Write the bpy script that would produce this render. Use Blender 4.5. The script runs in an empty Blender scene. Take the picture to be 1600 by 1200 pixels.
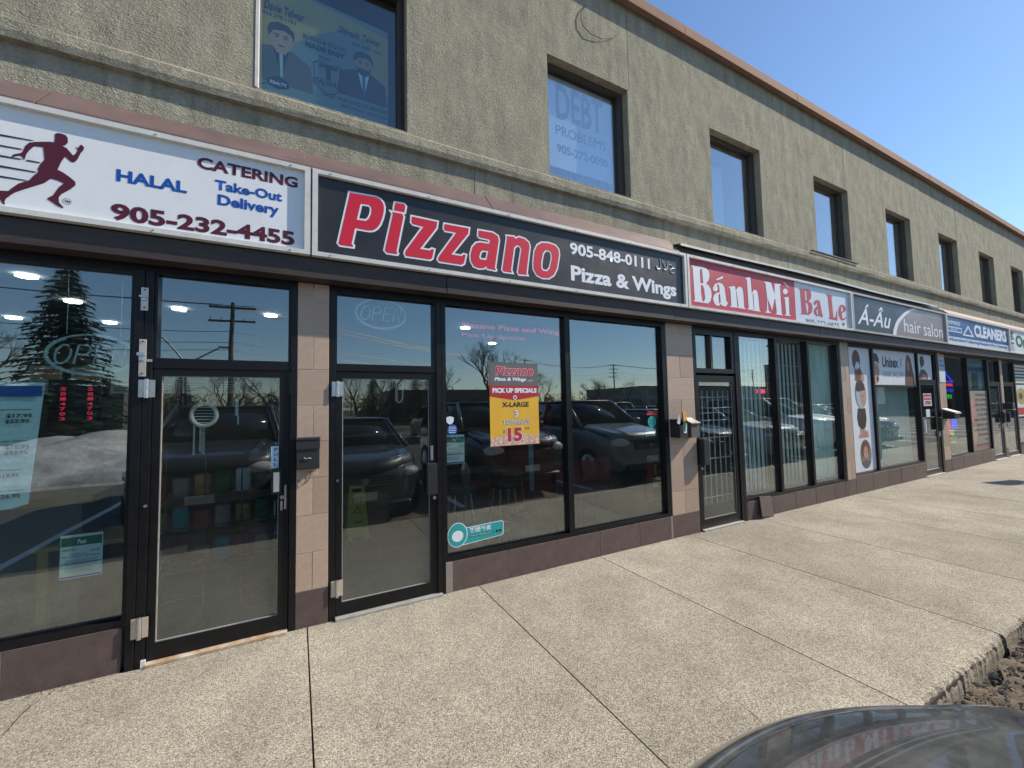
import bpy, bmesh, math, random
from mathutils import Vector, Matrix
random.seed(7)
C = bpy.context.scene.collection
sc = bpy.context.scene
PI = math.pi
# ---------------------------------------------------------------- camera
cam_d = bpy.data.cameras.new('camera'); cam = bpy.data.objects.new('camera', cam_d); C.objects.link(cam)
sc.camera = cam
CAMX, CAMY, CAMZ = 0.0, -3.2, 1.4773
yaw, pitch, roll = math.radians(27.8687), math.radians(3.1362), math.radians(-1.1436)
fw = Vector((math.sin(yaw)*math.cos(pitch), math.cos(yaw)*math.cos(pitch), math.sin(pitch)))
rt = Vector((math.cos(yaw), -math.sin(yaw), 0)); up = rt.cross(fw)
r2 = math.cos(roll)*rt + math.sin(roll)*up; u2 = -math.sin(roll)*rt + math.cos(roll)*up
cam.matrix_world = Matrix(((r2.x, u2.x, -fw.x, CAMX), (r2.y, u2.y, -fw.y, CAMY), (r2.z, u2.z, -fw.z, CAMZ), (0, 0, 0, 1)))
cam_d.sensor_width = 36; cam_d.lens = 36*636.69/1600; cam_d.clip_start = 0.02; cam_d.clip_end = 2000
# ---------------------------------------------------------------- world, sun, exposure
SX, SY, SZ = 1.27, -0.35, 1.0
SUN_EL = math.atan2(SZ, math.hypot(SX, SY)); SUN_ROT = math.atan2(SX, SY)
world = bpy.data.worlds.new('World'); sc.world = world; world.use_nodes = True
wn = world.node_tree; bg = wn.nodes['Background']
sky = wn.nodes.new('ShaderNodeTexSky'); sky.sky_type = 'NISHITA'; sky.sun_disc = False
sky.sun_elevation = SUN_EL; sky.sun_rotation = SUN_ROT; sky.air_density = 1.15; sky.dust_density = 0.15; sky.ozone_density = 5.0; sky.altitude = 400
wn.links.new(sky.outputs['Color'], bg.inputs['Color']); bg.inputs['Strength'].default_value = 0.125
sun_d = bpy.data.lights.new('sun', 'SUN'); sun_d.energy = 5.0; sun_d.angle = math.radians(0.53); sun_d.color = (1.0, 0.91, 0.76)
sun = bpy.data.objects.new('sun', sun_d); C.objects.link(sun)
sun.rotation_euler = Vector((-SX, -SY, -SZ)).to_track_quat('-Z', 'Y').to_euler(); sun.location = (20, -10, 20)
sc.view_settings.view_transform = 'Standard'; sc.view_settings.look = 'None'; sc.view_settings.gamma = 1
sc.view_settings.exposure = 0.44
sc.view_settings.use_curve_mapping = False
sc.render.engine = 'CYCLES'
sc.cycles.max_bounces = 10; sc.cycles.transparent_max_bounces = 40; sc.cycles.glossy_bounces = 5; sc.cycles.diffuse_bounces = 4
sc.cycles.blur_glossy = 0.2; sc.cycles.caustics_reflective = True; sc.cycles.sample_clamp_indirect = 20.0
sc.cycles.use_denoising = True
# ---------------------------------------------------------------- materials
MATS = {}
def mat(name, col, rough=0.6, metal=0.0, n_amt=0.0, n_scale=8.0, bump=0.0, b_scale=80.0, emit=None, e_str=1.0, col2=None, spec=0.5, coat=0.0, stretch=(1,1,1)):
    m = bpy.data.materials.new(name); m.use_nodes = True; nt = m.node_tree; b = nt.nodes['Principled BSDF']
    b.inputs['Base Color'].default_value = (*col, 1); b.inputs['Roughness'].default_value = rough; b.inputs['Metallic'].default_value = metal
    b.inputs['Specular IOR Level'].default_value = spec; b.inputs['Coat Weight'].default_value = coat; b.inputs['Coat Roughness'].default_value = 0.05
    tc = nt.nodes.new('ShaderNodeTexCoord'); mp = nt.nodes.new('ShaderNodeMapping'); mp.inputs['Scale'].default_value = stretch
    nt.links.new(tc.outputs['Object'], mp.inputs['Vector'])
    if n_amt > 0 or col2:
        n = nt.nodes.new('ShaderNodeTexNoise'); n.inputs['Scale'].default_value = n_scale; n.inputs['Detail'].default_value = 6; n.inputs['Roughness'].default_value = 0.65
        nt.links.new(mp.outputs[0], n.inputs['Vector'])
        r = nt.nodes.new('ShaderNodeValToRGB'); c2 = col2 or tuple(max(0, c*(1-n_amt)) for c in col); c1 = col if col2 else tuple(min(1, c*(1+n_amt)) for c in col)
        r.color_ramp.elements[0].color = (*c2, 1); r.color_ramp.elements[1].color = (*c1, 1); r.color_ramp.elements[0].position = 0.32; r.color_ramp.elements[1].position = 0.68
        nt.links.new(n.outputs['Fac'], r.inputs['Fac']); nt.links.new(r.outputs['Color'], b.inputs['Base Color'])
        rr = nt.nodes.new('ShaderNodeMapRange'); rr.inputs['To Min'].default_value = max(0.02, rough-0.12); rr.inputs['To Max'].default_value = min(1, rough+0.12)
        nt.links.new(n.outputs['Fac'], rr.inputs['Value']); nt.links.new(rr.outputs[0], b.inputs['Roughness'])
    if name.startswith('tile_'):
        src = b.inputs['Base Color'].links[0].from_socket; oi = nt.nodes.new('ShaderNodeObjectInfo'); orr = nt.nodes.new('ShaderNodeMapRange'); orr.inputs['To Min'].default_value = 0.86; orr.inputs['To Max'].default_value = 1.12
        vs_ = nt.nodes.new('ShaderNodeVectorMath'); vs_.operation = 'SCALE'; nt.links.new(oi.outputs['Random'], orr.inputs['Value']); nt.links.new(src, vs_.inputs[0]); nt.links.new(orr.outputs[0], vs_.inputs['Scale']); nt.links.new(vs_.outputs[0], b.inputs['Base Color'])
    if bump > 0:
        n2 = nt.nodes.new('ShaderNodeTexNoise'); n2.inputs['Scale'].default_value = b_scale; n2.inputs['Detail'].default_value = 5
        nt.links.new(mp.outputs[0], n2.inputs['Vector'])
        bp = nt.nodes.new('ShaderNodeBump'); bp.inputs['Strength'].default_value = 1.0; bp.inputs['Distance'].default_value = bump
        nt.links.new(n2.outputs['Fac'], bp.inputs['Height']); nt.links.new(bp.outputs['Normal'], b.inputs['Normal'])
    if emit: b.inputs['Emission Color'].default_value = (*emit, 1); b.inputs['Emission Strength'].default_value = e_str
    MATS[name] = m; return m
def N(nt, t, **k):
    n = nt.nodes.new(t)
    for a, v in k.items():
        if a in n.inputs: n.inputs[a].default_value = v
        else: setattr(n, a, v)
    return n
def glass(name, r0, tint, wave=0.0006, rough=0.0, dirt=0.0, e82=0.95, dirtcol=(0.5,0.5,0.47)):
    m = bpy.data.materials.new(name); m.use_nodes = True; nt = m.node_tree
    nt.nodes.remove(nt.nodes['Principled BSDF']); out = nt.nodes['Material Output']
    tc = N(nt, 'ShaderNodeTexCoord'); geo = N(nt, 'ShaderNodeNewGeometry')
    n = N(nt, 'ShaderNodeTexNoise'); n.inputs['Scale'].default_value = 1.1; n.inputs['Detail'].default_value = 1.5; nt.links.new(tc.outputs['Object'], n.inputs['Vector'])
    bp = N(nt, 'ShaderNodeBump'); bp.inputs['Strength'].default_value = 1.0; bp.inputs['Distance'].default_value = wave; nt.links.new(n.outputs['Fac'], bp.inputs['Height'])
    dot = N(nt, 'ShaderNodeVectorMath', operation='DOT_PRODUCT'); nt.links.new(geo.outputs['Incoming'], dot.inputs[0]); nt.links.new(geo.outputs['Normal'], dot.inputs[1])
    ab = N(nt, 'ShaderNodeMath', operation='ABSOLUTE'); nt.links.new(dot.outputs['Value'], ab.inputs[0])
    om = N(nt, 'ShaderNodeMath', operation='SUBTRACT'); om.inputs[0].default_value = 1.0; nt.links.new(ab.outputs[0], om.inputs[1])
    pw = N(nt, 'ShaderNodeMath', operation='POWER'); nt.links.new(om.outputs[0], pw.inputs[0]); pw.inputs[1].default_value = 5.0
    ml = N(nt, 'ShaderNodeMath', operation='MULTIPLY_ADD'); nt.links.new(pw.outputs[0], ml.inputs[0]); ml.inputs[1].default_value = 1-r0; ml.inputs[2].default_value = r0
    tr = N(nt, 'ShaderNodeBsdfTransparent'); tr.inputs['Color'].default_value = (*tint, 1)
    gl = N(nt, 'ShaderNodeBsdfMetallic'); gl.inputs['Roughness'].default_value = rough; gl.inputs['Base Color'].default_value = (r0,r0,r0,1); gl.inputs['Edge Tint'].default_value = (e82,e82,e82,1); nt.links.new(bp.outputs['Normal'], gl.inputs['Normal'])
    iv = N(nt, 'ShaderNodeMath', operation='SUBTRACT'); iv.inputs[0].default_value = 1.0; nt.links.new(ml.outputs[0], iv.inputs[1])
    tv = N(nt, 'ShaderNodeVectorMath', operation='SCALE'); tv.inputs[0].default_value = tint; nt.links.new(iv.outputs[0], tv.inputs['Scale']); nt.links.new(tv.outputs[0], tr.inputs['Color'])
    mx = N(nt, 'ShaderNodeAddShader'); nt.links.new(tr.outputs[0], mx.inputs[0]); nt.links.new(gl.outputs[0], mx.inputs[1])
    last = mx
    if dirt > 0:
        df = N(nt, 'ShaderNodeBsdfDiffuse'); df.inputs['Color'].default_value = (*dirtcol, 1)
        sp = N(nt, 'ShaderNodeSeparateXYZ'); nt.links.new(tc.outputs['Object'], sp.inputs[0])
        mr = N(nt, 'ShaderNodeMapRange'); mr.inputs['From Min'].default_value = 0.9; mr.inputs['From Max'].default_value = 0.1; mr.inputs['To Min'].default_value = 0.15; mr.inputs['To Max'].default_value = 1.0
        nt.links.new(sp.outputs['Z'], mr.inputs['Value'])
        n3 = N(nt, 'ShaderNodeTexNoise'); n3.inputs['Scale'].default_value = 9; n3.inputs['Detail'].default_value = 9; n3.inputs['Roughness'].default_value = 0.75; nt.links.new(tc.outputs['Object'], n3.inputs['Vector'])
        m1 = N(nt, 'ShaderNodeMath', operation='MULTIPLY'); nt.links.new(mr.outputs[0], m1.inputs[0]); nt.links.new(n3.outputs['Fac'], m1.inputs[1])
        m2 = N(nt, 'ShaderNodeMath', operation='MULTIPLY'); nt.links.new(m1.outputs[0], m2.inputs[0]); m2.inputs[1].default_value = dirt
        mx2 = N(nt, 'ShaderNodeMixShader'); nt.links.new(m2.outputs[0], mx2.inputs['Fac']); nt.links.new(mx.outputs[0], mx2.inputs[1]); nt.links.new(df.outputs[0], mx2.inputs[2]); last = mx2
    nt.links.new(last.outputs[0], out.inputs['Surface']); MATS[name] = m; return m
def stucco():
    m = bpy.data.materials.new('stucco'); m.use_nodes = True; nt = m.node_tree; b = nt.nodes['Principled BSDF']; b.inputs['Roughness'].default_value = 0.95; b.inputs['Specular IOR Level'].default_value = 0.15
    tc = N(nt, 'ShaderNodeTexCoord')
    mp = N(nt, 'ShaderNodeMapping'); mp.inputs['Scale'].default_value = (7, 7, 2.2); nt.links.new(tc.outputs['Object'], mp.inputs['Vector'])
    n1 = N(nt, 'ShaderNodeTexNoise'); n1.inputs['Scale'].default_value = 1.0; n1.inputs['Detail'].default_value = 8; n1.inputs['Roughness'].default_value = 0.7; nt.links.new(mp.outputs[0], n1.inputs['Vector'])
    r = N(nt, 'ShaderNodeValToRGB'); e = r.color_ramp.elements; e[0].position = 0.3; e[0].color = (0.262, 0.243, 0.188, 1); e[1].position = 0.72; e[1].color = (0.445, 0.415, 0.315, 1)
    nt.links.new(n1.outputs['Fac'], r.inputs['Fac'])
    n4 = N(nt, 'ShaderNodeTexNoise'); n4.inputs['Scale'].default_value = 45; n4.inputs['Detail'].default_value = 4; nt.links.new(tc.outputs['Object'], n4.inputs['Vector'])
    mr = N(nt, 'ShaderNodeMapRange'); mr.inputs['To Min'].default_value = 0.7; mr.inputs['To Max'].default_value = 1.25; nt.links.new(n4.outputs['Fac'], mr.inputs['Value'])
    mx = N(nt, 'ShaderNodeVectorMath', operation='SCALE'); nt.links.new(r.outputs['Color'], mx.inputs[0]); nt.links.new(mr.outputs[0], mx.inputs['Scale'])
    sx_ = N(nt, 'ShaderNodeSeparateXYZ'); nt.links.new(tc.outputs['Object'], sx_.inputs[0])
    mp5 = N(nt, 'ShaderNodeMapping'); mp5.inputs['Scale'].default_value = (14, 1, 0.9); nt.links.new(tc.outputs['Object'], mp5.inputs['Vector'])
    n7 = N(nt, 'ShaderNodeTexNoise'); n7.inputs['Scale'].default_value = 1.0; n7.inputs['Detail'].default_value = 5; nt.links.new(mp5.outputs[0], n7.inputs['Vector'])
    def mrg(src, a, b_, c=0.0, d=1.0):
        q = N(nt, 'ShaderNodeMapRange'); q.inputs['From Min'].default_value = a; q.inputs['From Max'].default_value = b_; q.inputs['To Min'].default_value = c; q.inputs['To Max'].default_value = d; nt.links.new(src, q.inputs['Value']); return q.outputs[0]
    drip = mrg(n7.outputs['Fac'], 0.50, 0.68)
    za = mrg(sx_.outputs['Z'], 5.1, 5.85); zb_ = mrg(sx_.outputs['Z'], 3.72, 3.62)
    mxx = N(nt, 'ShaderNodeMath', operation='MAXIMUM'); nt.links.new(za, mxx.inputs[0]); nt.links.new(zb_, mxx.inputs[1])
    dm = N(nt, 'ShaderNodeMath', operation='MULTIPLY'); nt.links.new(drip, dm.inputs[0]); nt.links.new(mxx.outputs[0], dm.inputs[1])
    dk = mrg(dm.outputs[0], 0.0, 1.0, 1.0, 0.80)
    mxs = N(nt, 'ShaderNodeVectorMath', operation='SCALE'); nt.links.new(mx.outputs[0], mxs.inputs[0]); nt.links.new(dk, mxs.inputs['Scale']); nt.links.new(mxs.outputs[0], b.inputs['Base Color'])
    mp2 = N(nt, 'ShaderNodeMapping'); mp2.inputs['Rotation'].default_value = (0, 0.6, 0); mp2.inputs['Scale'].default_value = (46, 46, 84); nt.links.new(tc.outputs['Object'], mp2.inputs['Vector'])
    n2 = N(nt, 'ShaderNodeTexNoise'); n2.inputs['Scale'].default_value = 1.0; n2.inputs['Detail'].default_value = 3; n2.inputs['Distortion'].default_value = 1.2; nt.links.new(mp2.outputs[0], n2.inputs['Vector'])
    bp = N(nt, 'ShaderNodeBump'); bp.inputs['Strength'].default_value = 1.0; bp.inputs['Distance'].default_value = 0.014; nt.links.new(n2.outputs['Fac'], bp.inputs['Height'])
    n5 = N(nt, 'ShaderNodeTexNoise'); n5.inputs['Scale'].default_value = 4; n5.inputs['Detail'].default_value = 2; nt.links.new(tc.outputs['Object'], n5.inputs['Vector'])
    bp2 = N(nt, 'ShaderNodeBump'); bp2.inputs['Distance'].default_value = 0.02; nt.links.new(n5.outputs['Fac'], bp2.inputs['Height']); nt.links.new(bp.outputs['Normal'], bp2.inputs['Normal'])
    nt.links.new(bp2.outputs['Normal'], b.inputs['Normal']); MATS['stucco'] = m
stucco()
def concrete():
    m = bpy.data.materials.new('aggregate'); m.use_nodes = True; nt = m.node_tree; b = nt.nodes['Principled BSDF']; b.inputs['Roughness'].default_value = 0.85; b.inputs['Specular IOR Level'].default_value = 0.3
    tc = N(nt, 'ShaderNodeTexCoord')
    v = N(nt, 'ShaderNodeTexVoronoi'); v.inputs['Scale'].default_value = 200; nt.links.new(tc.outputs['Object'], v.inputs['Vector'])
    sep = N(nt, 'ShaderNodeSeparateColor'); nt.links.new(v.outputs['Color'], sep.inputs[0])
    r = N(nt, 'ShaderNodeValToRGB'); cr = r.color_ramp; cr.elements[0].position = 0.0; cr.elements[0].color = (0.17, 0.145, 0.11, 1); cr.elements[1].position = 1.0; cr.elements[1].color = (0.60, 0.54, 0.43, 1)
    for p, c in ((0.2, (0.25, 0.222, 0.178)), (0.5, (0.36, 0.325, 0.262)), (0.8, (0.47, 0.428, 0.35))):
        e = cr.elements.new(p); e.color = (*c, 1)
    nt.links.new(sep.outputs['Red'], r.inputs['Fac'])
    n1 = N(nt, 'ShaderNodeTexNoise'); n1.inputs['Scale'].default_value = 1.6; n1.inputs['Detail'].default_value = 8; n1.inputs['Roughness'].default_value = 0.7; nt.links.new(tc.outputs['Object'], n1.inputs['Vector'])
    mr = N(nt, 'ShaderNodeMapRange'); mr.inputs['From Min'].default_value = 0.3; mr.inputs['From Max'].default_value = 0.7; mr.inputs['To Min'].default_value = 0.74; mr.inputs['To Max'].default_value = 1.16; nt.links.new(n1.outputs['Fac'], mr.inputs['Value'])
    oi = N(nt, 'ShaderNodeObjectInfo'); orr = N(nt, 'ShaderNodeMapRange'); orr.inputs['To Min'].default_value = 0.93; orr.inputs['To Max'].default_value = 1.05; nt.links.new(oi.outputs['Random'], orr.inputs['Value'])
    nb = N(nt, 'ShaderNodeTexNoise'); nb.inputs['Scale'].default_value = 0.55; nb.inputs['Detail'].default_value = 3; nt.links.new(tc.outputs['Object'], nb.inputs['Vector']); nbr = N(nt, 'ShaderNodeMapRange'); nbr.inputs['From Min'].default_value = 0.35; nbr.inputs['From Max'].default_value = 0.65; nbr.inputs['To Min'].default_value = 0.86; nbr.inputs['To Max'].default_value = 1.1; nt.links.new(nb.outputs['Fac'], nbr.inputs['Value'])
    om_ = N(nt, 'ShaderNodeMath', operation='MULTIPLY'); nt.links.new(orr.outputs[0], om_.inputs[0]); nt.links.new(nbr.outputs[0], om_.inputs[1])
    # small dark gum spots
    v2 = N(nt, 'ShaderNodeTexVoronoi'); v2.inputs['Scale'].default_value = 3.1; nt.links.new(tc.outputs['Object'], v2.inputs['Vector'])
    sp = N(nt, 'ShaderNodeMapRange'); sp.inputs['From Min'].default_value = 0.012; sp.inputs['From Max'].default_value = 0.026; sp.inputs['To Min'].default_value = 0.45; sp.inputs['To Max'].default_value = 1.0; nt.links.new(v2.outputs['Distance'], sp.inputs['Value'])
    mm = N(nt, 'ShaderNodeMath', operation='MULTIPLY'); nt.links.new(mr.outputs[0], mm.inputs[0]); nt.links.new(sp.outputs[0], mm.inputs[1])
    m3 = N(nt, 'ShaderNodeMath', operation='MULTIPLY'); nt.links.new(mm.outputs[0], m3.inputs[0]); nt.links.new(om_.outputs[0], m3.inputs[1]); mm = m3
    mx = N(nt, 'ShaderNodeVectorMath', operation='SCALE'); nt.links.new(r.outputs['Color'], mx.inputs[0]); nt.links.new(mm.outputs[0], mx.inputs['Scale']); nt.links.new(mx.outputs[0], b.inputs['Base Color'])
    bp = N(nt, 'ShaderNodeBump'); bp.inputs['Distance'].default_value = 0.0035; nt.links.new(sep.outputs['Green'], bp.inputs['Height'])
    n6 = N(nt, 'ShaderNodeTexNoise'); n6.inputs['Scale'].default_value = 160; nt.links.new(tc.outputs['Object'], n6.inputs['Vector'])
    bp2 = N(nt, 'ShaderNodeBump'); bp2.inputs['Distance'].default_value = 0.004; nt.links.new(n6.outputs['Fac'], bp2.inputs['Height']); nt.links.new(bp.outputs['Normal'], bp2.inputs['Normal'])
    nt.links.new(bp2.outputs['Normal'], b.inputs['Normal']); MATS['aggregate'] = m
concrete()
mat('joint_dark', (0.05, 0.045, 0.04), 0.95)
mat('asphalt', (0.07, 0.068, 0.065), 0.9, n_amt=0.3, n_scale=3, bump=0.006, b_scale=120)
mat('dirt', (0.17, 0.13, 0.09), 0.95, col2=(0.075, 0.055, 0.04), n_scale=30, bump=0.008, b_scale=90)
mat('soil', (0.10, 0.095, 0.06), 0.95, n_amt=0.4, n_scale=0.5)
mat('snow', (0.62, 0.62, 0.62), 0.9, col2=(0.24, 0.23, 0.21), n_scale=1.2, bump=0.05, b_scale=4)
mat('stone', (0.30, 0.27, 0.22), 0.9, col2=(0.12, 0.10, 0.08), n_scale=20)
mat('tile_tan', (0.43, 0.315, 0.235), 0.42, n_amt=0.07, n_scale=30, bump=0.0006, b_scale=150)
mat('tile_brown', (0.125, 0.088, 0.078), 0.45, col2=(0.08, 0.058, 0.053), n_scale=10, bump=0.0012, b_scale=120)
mat('tile_pale', (0.25, 0.21, 0.18), 0.55, n_amt=0.1)
mat('grout', (0.48, 0.45, 0.40), 0.9, n_amt=0.15, n_scale=30)
mat('black_aluminium', (0.0065, 0.0065, 0.008), 0.38, 0.0, n_amt=0.3, n_scale=12, spec=0.3)
mat('black_plate', (0.02, 0.02, 0.022), 0.5)
mat('fascia_metal', (0.062, 0.046, 0.042), 0.5, 0.0, spec=0.3, col2=(0.04, 0.031, 0.030), n_scale=3, stretch=(1, 1, 8))
mat('flashing_metal', (0.20, 0.135, 0.125), 0.5, 0.1, col2=(0.13, 0.09, 0.088), n_scale=2.5, bump=0.001, b_scale=10, stretch=(1, 1, 1))
mat('flashing_pink', (0.34, 0.25, 0.22), 0.85, 0.0, n_amt=0.12, n_scale=2)
mat('coping_copper', (0.40, 0.235, 0.165), 0.85, 0.0, spec=0.15, col2=(0.27, 0.165, 0.125), n_scale=2)
mat('white_aluminium', (0.62, 0.61, 0.58), 0.4, 0.0, n_amt=0.08, n_scale=14)
mat('weathered_aluminium', (0.40, 0.39, 0.36), 0.45, 0.2, n_amt=0.15, n_scale=14)
mat('steel', (0.55, 0.55, 0.56), 0.3, 0.9, n_amt=0.1, n_scale=30)
mat('steel_tan', (0.55, 0.47, 0.38), 0.4, 0.4, n_amt=0.1, n_scale=30)
mat('rust', (0.30, 0.15, 0.06), 0.8, col2=(0.52, 0.47, 0.38), n_scale=14)
mat('face_white', (0.74, 0.76, 0.78), 0.35, n_amt=0.03, n_scale=5, bump=0.004, b_scale=1.6)
mat('face_black', (0.021, 0.020, 0.020), 0.34, n_amt=0.1, n_scale=3, bump=0.012, b_scale=1.3)
mat('face_red', (0.46, 0.018, 0.035), 0.42, n_amt=0.05, n_scale=5, bump=0.008, b_scale=1.6)
mat('face_blue', (0.025, 0.10, 0.30), 0.3, bump=0.005, b_scale=1.6)
mat('face_taupe', (0.26, 0.21, 0.18), 0.3, bump=0.005, b_scale=1.6)
mat('face_pale', (0.60, 0.66, 0.72), 0.35, bump=0.005, b_scale=1.6)
mat('ink_white', (0.74, 0.77, 0.82), 0.4)
mat('ink_red', (0.62, 0.012, 0.035), 0.35)
mat('ink_maroon', (0.085, 0.006, 0.018), 0.4)
mat('ink_blue', (0.006, 0.07, 0.36), 0.4)
mat('ink_navy', (0.008, 0.010, 0.045), 0.4)
mat('ink_black', (0.012, 0.012, 0.014), 0.45)
mat('ink_grey', (0.22, 0.22, 0.23), 0.5)
mat('ink_dullred', (0.46, 0.03, 0.04), 0.4)
mat('ink_gold', (0.42, 0.33, 0.10), 0.5)
mat('ink_green', (0.01, 0.12, 0.05), 0.5)
mat('ink_teal', (0.02, 0.33, 0.34), 0.4)
mat('ink_slate', (0.17, 0.15, 0.13), 0.6)
mat('paper', (0.62, 0.68, 0.68), 0.5, n_amt=0.04, n_scale=6)
mat('paper_blue', (0.50, 0.66, 0.72), 0.25, n_amt=0.06, n_scale=4, bump=0.006, b_scale=7)
mat('paper_green', (0.50, 0.62, 0.50), 0.5)
mat('paper_grey', (0.13, 0.125, 0.125), 0.45)
mat('paper_yellow', (0.75, 0.42, 0.035), 0.45, n_amt=0.06, n_scale=7)
mat('paper_red', (0.42, 0.02, 0.025), 0.45)
mat('pizza_print', (0.75, 0.66, 0.52), 0.5, col2=(0.45, 0.12, 0.07), n_scale=38)
mat('banner_white', (0.66, 0.69, 0.72), 0.45, n_amt=0.03, n_scale=3, bump=0.003, b_scale=2)
mat('skin', (0.45, 0.26, 0.19), 0.6, n_amt=0.12, n_scale=12)
mat('hair_dark', (0.025, 0.018, 0.015), 0.5, n_amt=0.5, n_scale=30)
mat('hair_brown', (0.13, 0.055, 0.03), 0.5, n_amt=0.45, n_scale=24, stretch=(4, 1, 1))
mat('cloth_pink', (0.42, 0.20, 0.18), 0.7, n_amt=0.2)
mat('suit_grey', (0.10, 0.09, 0.085), 0.7)
mat('window_film', (0.34, 0.42, 0.47), 0.5, n_amt=0.05, n_scale=2)
mat('curtain', (0.55, 0.64, 0.60), 0.8, n_amt=0.12, n_scale=3)
mat('curtain_pale', (0.72, 0.84, 0.79), 0.8, n_amt=0.22, n_scale=3, stretch=(6, 1, 0.6))
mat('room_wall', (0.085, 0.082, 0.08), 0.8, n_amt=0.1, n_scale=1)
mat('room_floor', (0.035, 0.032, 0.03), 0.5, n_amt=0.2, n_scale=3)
mat('room_ceiling', (0.16, 0.17, 0.19), 0.9)
mat('wood', (0.50, 0.27, 0.09), 0.5, n_amt=0.3, n_scale=5, stretch=(1, 8, 8))
mat('red_vinyl', (0.20, 0.015, 0.02), 0.4)
mat('red_paint', (0.35, 0.02, 0.02), 0.35)
mat('yellow_plastic', (0.90, 0.72, 0.03), 0.5)
mat('black_plastic', (0.02, 0.02, 0.022), 0.45)
mat('white_plastic', (0.7, 0.7, 0.68), 0.4)
mat('realty_sheet', (0.17, 0.24, 0.23), 0.5)
mat('grey_tube', (0.68, 0.76, 0.76), 0.4)
mat('cream', (0.74, 0.70, 0.58), 0.6)
mat('bronze_frame', (0.06, 0.05, 0.042), 0.45)
mat('grille_white', (0.8, 0.8, 0.78), 0.4)
mat('lamp_white', (0.8, 0.8, 0.8), 0.5, emit=(1.0, 0.97, 0.88), e_str=22)
mat('led_red', (0.2, 0.0, 0.01), 0.5, emit=(1.0, 0.03, 0.10), e_str=2.2)
mat('led_red_dim', (0.2, 0.0, 0.01), 0.5, emit=(1.0, 0.05, 0.12), e_str=0.5)
mat('led_blue', (0.0, 0.0, 0.2), 0.5, emit=(0.03, 0.05, 1.0), e_str=1.3)
mat('led_green', (0.0, 0.2, 0.0), 0.5, emit=(0.02, 1.0, 0.10), e_str=0.8)
mat('led_amber', (0.3, 0.3, 0.1), 0.5, emit=(1.0, 0.75, 0.3), e_str=0.45)
mat('bark', (0.09, 0.075, 0.06), 0.9, n_amt=0.3, n_scale=6)
mat('twig', (0.10, 0.078, 0.062), 0.9)
mat('needles', (0.025, 0.05, 0.03), 0.7, n_amt=0.5, n_scale=3)
mat('pole_wood', (0.10, 0.08, 0.065), 0.9, n_amt=0.3, n_scale=6)
mat('galvanised', (0.36, 0.37, 0.38), 0.5, 0.5)
mat('tower_concrete', (0.27, 0.27, 0.27), 0.8, n_amt=0.1, n_scale=0.2)
mat('tower_glass', (0.05, 0.07, 0.09), 0.15)
mat('tyre', (0.02, 0.02, 0.02), 0.8)
mat('rim', (0.45, 0.46, 0.47), 0.3, 0.8)
mat('car_glass', (0.015, 0.018, 0.02), 0.05, spec=0.8)
mat('car_trim', (0.012, 0.012, 0.013), 0.5)
mat('lens', (0.65, 0.66, 0.66), 0.12, coat=1.0)
mat('chrome', (0.7, 0.7, 0.72), 0.12, 1.0)
mat('tail_red', (0.35, 0.01, 0.01), 0.2)
def paint(name, col, dust=0.25):
    m = mat(name, col, 0.35, 0.0, spec=0.5, coat=1.0); nt = m.node_tree; b = nt.nodes['Principled BSDF']
    tc = N(nt, 'ShaderNodeTexCoord'); n = N(nt, 'ShaderNodeTexNoise'); n.inputs['Scale'].default_value = 5; n.inputs['Detail'].default_value = 10; n.inputs['Roughness'].default_value = 0.75; nt.links.new(tc.outputs['Object'], n.inputs['Vector'])
    r = N(nt, 'ShaderNodeValToRGB'); r.color_ramp.elements[0].position = 0.42; r.color_ramp.elements[0].color = (*col, 1); r.color_ramp.elements[1].position = 0.8; r.color_ramp.elements[1].color = tuple(c*(1-dust)+0.25*dust for c in col) + (1,)
    nt.links.new(n.outputs['Fac'], r.inputs['Fac']); nt.links.new(r.outputs['Color'], b.inputs['Base Color'])
    mr = N(nt, 'ShaderNodeMapRange'); mr.inputs['From Min'].default_value = 0.4; mr.inputs['From Max'].default_value = 0.75; mr.inputs['To Min'].default_value = 0.0; mr.inputs['To Max'].default_value = 0.06; nt.links.new(n.outputs['Fac'], mr.inputs['Value']); nt.links.new(mr.outputs[0], b.inputs['Coat Roughness'])
    return m
paint('paint_charcoal', (0.022, 0.024, 0.024), 0.5); paint('paint_navy', (0.012, 0.018, 0.032)); paint('paint_grey', (0.16, 0.175, 0.19)); paint('paint_silver', (0.34, 0.35, 0.36)); paint('paint_white', (0.6, 0.6, 0.6)); paint('paint_maroon', (0.12, 0.012, 0.012)); paint('paint_brown', (0.06, 0.045, 0.035))
glass('shop_glass', 0.15, (0.80, 0.90, 0.89), 0.0016, dirt=0.06)
glass('dark_upper_glass', 0.10, (0.80, 0.90, 0.92), 0.0010, dirt=0.03)
glass('teal_glass', 0.15, (0.90, 0.96, 0.94), 0.0016, dirt=0.10)
glass('door_glass', 0.10, (0.78, 0.85, 0.86), 0.0012, dirt=0.10)
glass('upper_glass', 0.29, (0.90, 0.97, 1.0), 0.0010, dirt=0.03)
M = MATS
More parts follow.
